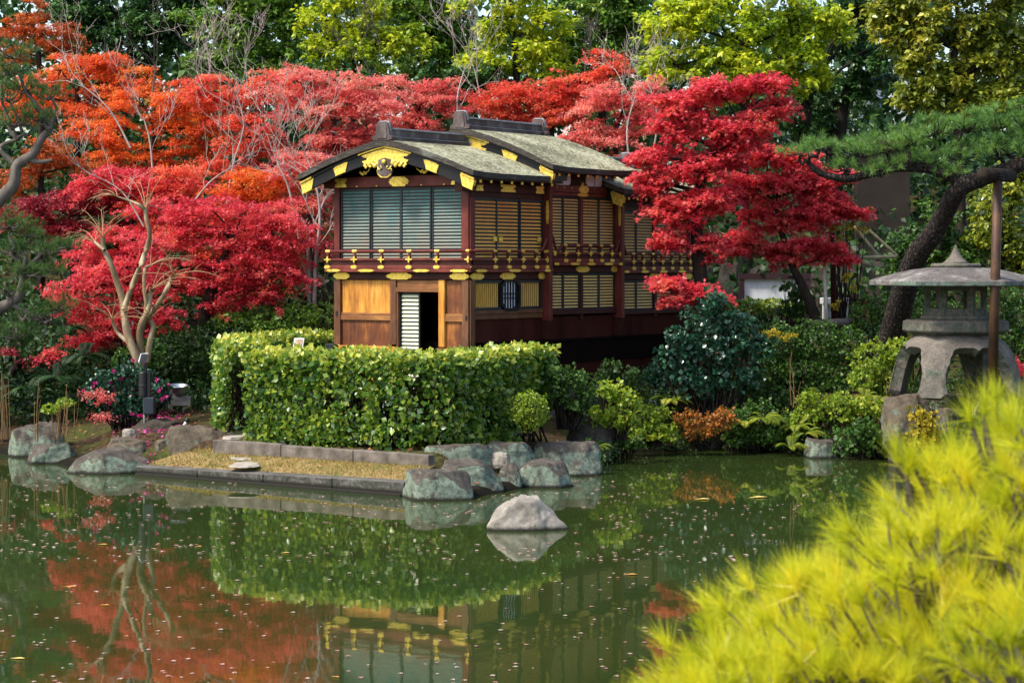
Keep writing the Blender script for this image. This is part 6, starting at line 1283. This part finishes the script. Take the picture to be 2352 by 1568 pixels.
Y = 36.4; p0 = at(424, 982, Y); t = thing('spotlight', 'small white and black spotlight on the moss', 'spotlight', tuple(p0)); mb = MB(); mb.tube([at(421, 980, Y), at(429, 967, Y)], .026, 14); mb.build('housing', M['white_paint'], t, p0, smooth=True); mb = MB(); mb.tube([at(428.4, 968, Y), at(432, 961, Y)], .04, 14); mb.build('lamp_head', M['plastic'], t, p0, smooth=True)
def sign(label, x0, x1, y0, y1, Y, mats, tilt=.06, ybase=1000, name='info_sign'):
    p0 = at((x0 + x1) / 2, ybase, Y); t = thing(name, label, 'sign', tuple(p0)); w_ = (x1 - x0) * .18; V = []
    for o in (0, .02):
        for (x, y, d_) in ((x0, y1, -tilt), (x1 - w_, y1, -tilt), (x0 + w_, y0, tilt), (x1, y0, tilt)): V.append(at(x, y, Y + d_ + o))
    mb = MB(); mb.hexa(V); mb.build('panel', M[mats[0]], t, p0); ctr = np.mean(V[:4], 0); V2 = [ctr + (v - ctr) * .8 - np.array([0, .006, 0]) for v in V[:4]]
    mb = MB(); mb.hexa(V2 + [v + np.array([0, .004, 0]) for v in V2]); mb.build('print', M[mats[1]], t, p0)
    mb = MB(); mb.tube([at((x0 + x1) / 2, ybase, Y + .02), at((x0 + x1) / 2, (y0 + y1) / 2, Y + .03)], .015, 8); mb.build('post', M['black'], t, p0)
M['photo'] = noisy_mat('printed_picture', (.10, .06, .04), (.45, .30, .18), 9, .4, None, 0, c3=(.62, .50, .36)); M['mint'] = noisy_mat('mint_board', (.22, .55, .36), (.32, .68, .48), 2, .5, None, 0); M['poster'] = noisy_mat('printed_poster', (.50, .06, .05), (.68, .66, .62), 7, .5, None, 0, c3=(.12, .28, .50))
sign('small tilted picture sign standing behind the front hedge', 671, 699, 776, 806, 36.9, ('white_paint', 'photo'))
sign('mint green board half hidden behind the front hedge', 1060, 1108, 885, 965, 36.4, ('white_paint', 'mint'), .01)
sign('white poster board half hidden behind the front hedge', 860, 935, 880, 950, 36.6, ('white_paint', 'poster'), .01)
sign('second white poster board half hidden behind the front hedge, near its left end', 620, 660, 890, 985, 36.9, ('white_paint', 'white_paint'), .01)

# ---------------------------------------------------------------- leaves on the water
def in_view_water(n, y0, y1, pw):
    px = rng.uniform(0, 2352, n); py = y0 + (y1 - y0) * rng.random(n) ** pw; P = np.array([gp(a, b) for a, b in zip(px, py)])
    dr_ = np.array([mnoise.noise((float(a) * .45, float(b) * .28, 7.)) + .5 * mnoise.noise((float(a) * 1.4, float(b) * .9, 2.)) for a, b in P[:, :2]])
    ok = (pond_d(P[:, 0], P[:, 1]) < -.12) & (dr_ > -.05 - .5 * rng.random(len(P))) & (px < np.interp(py, [1080, 1250, 1568], [2060, 1760, 1470])) & ~((px > 1120) & (px < 1320) & (py > 1150) & (py < 1240)); return P[ok]
star = np.array(STAR5[0]); 
fm = mesh_from('floating_leaf', np.concatenate([star * np.array([.045, .045, .025]) + np.array([0, -.03, .006])]), [STAR5[1]], rnd=np.full(len(star), .55), mats=[L['float']])
fms = [fm]
for v in (.25, .8, .95): 
    m2 = mesh_from('floating_leaf', star * np.array([.04, .05, .03]) + np.array([0, -.03, .008]), [STAR5[1]], rnd=np.full(len(star), v), mats=[L['float']]); fms.append(m2)
Pn = in_view_water(1100, 1290, 1600, .75); Pn = Pn[:260]
for p in Pn:
    o = link('floating_leaf', fms[rng.integers(0, 4)], None, tuple(p + np.array([0, 0, .004]))); o.rotation_euler = (0, 0, rng.uniform(0, 6.28)); o.scale = [rng.uniform(.5, 1.25)] * 3
    tag(o, 'pale pink fallen maple leaf floating on the pond', 'leaf', 'fallen maple leaves on the pond')
fl = Leaves(); Pf = in_view_water(1300, 1085, 1290, 1.0); n = len(Pf)
fl.add(STAR5, Pf + np.array([0, 0, .010]), rdir(n) * np.array([1, 1, 0.02]), np.array([0, 0, 1.]) + rng.normal(0, .06, (n, 3)), rng.uniform(.02, .06, n), rng.uniform(.2, 1, n)); tag(fl.build('floating_leaves', L['float'], None), 'small pale fallen leaves scattered over the far water', kind='stuff')
gold_me = [mesh_from('gold_leaf', (LANCE[0] * np.array([.8, 1, .3]) + np.array([0, -.5, .03])), [LANCE[1]], rnd=np.full(4, v), mats=[L['floatgold']]) for v in (.2, .6, .95)]
for lb, x, y, sz, r, v in (('broad yellow leaf floating in the lower left corner of the pond', 40, 1513, .14, 1.4, 2), ('long orange leaf floating right of the houseboat reflection', 1448, 1320, .17, 1.5, 0), ('orange leaf floating below the tree reflection at the left', 160, 1348, .15, 1.6, 0), ('orange red leaf floating beside the dark trunk reflection', 240, 1390, .12, 1.3, 0),
                           ('amber leaf floating left of the trunk reflection', 235, 1251, .14, 1.45, 1), ('yellow leaf floating on the hedge reflection', 655, 1270, .12, 1.7, 2), ('amber leaf floating at the left of the hedge reflection', 455, 1255, .11, 1.2, 1), ('long pale leaf floating near the right bank', 1740, 1143, .3, 1.75, 2), ('forked pale leaf floating in the middle of the right water', 1612, 1147, .25, 1.5, 2), ('small gold leaf floating near the bottom middle', 770, 1555, .09, 1.0, 0)):
    p = gp(x, y); o = link('gold_leaf', gold_me[v], None, (p[0], p[1], .006)); o.rotation_euler = (0, 0, r); o.scale = (sz, sz, sz); tag(o, lb, 'leaf', 'big yellow leaves on the pond')
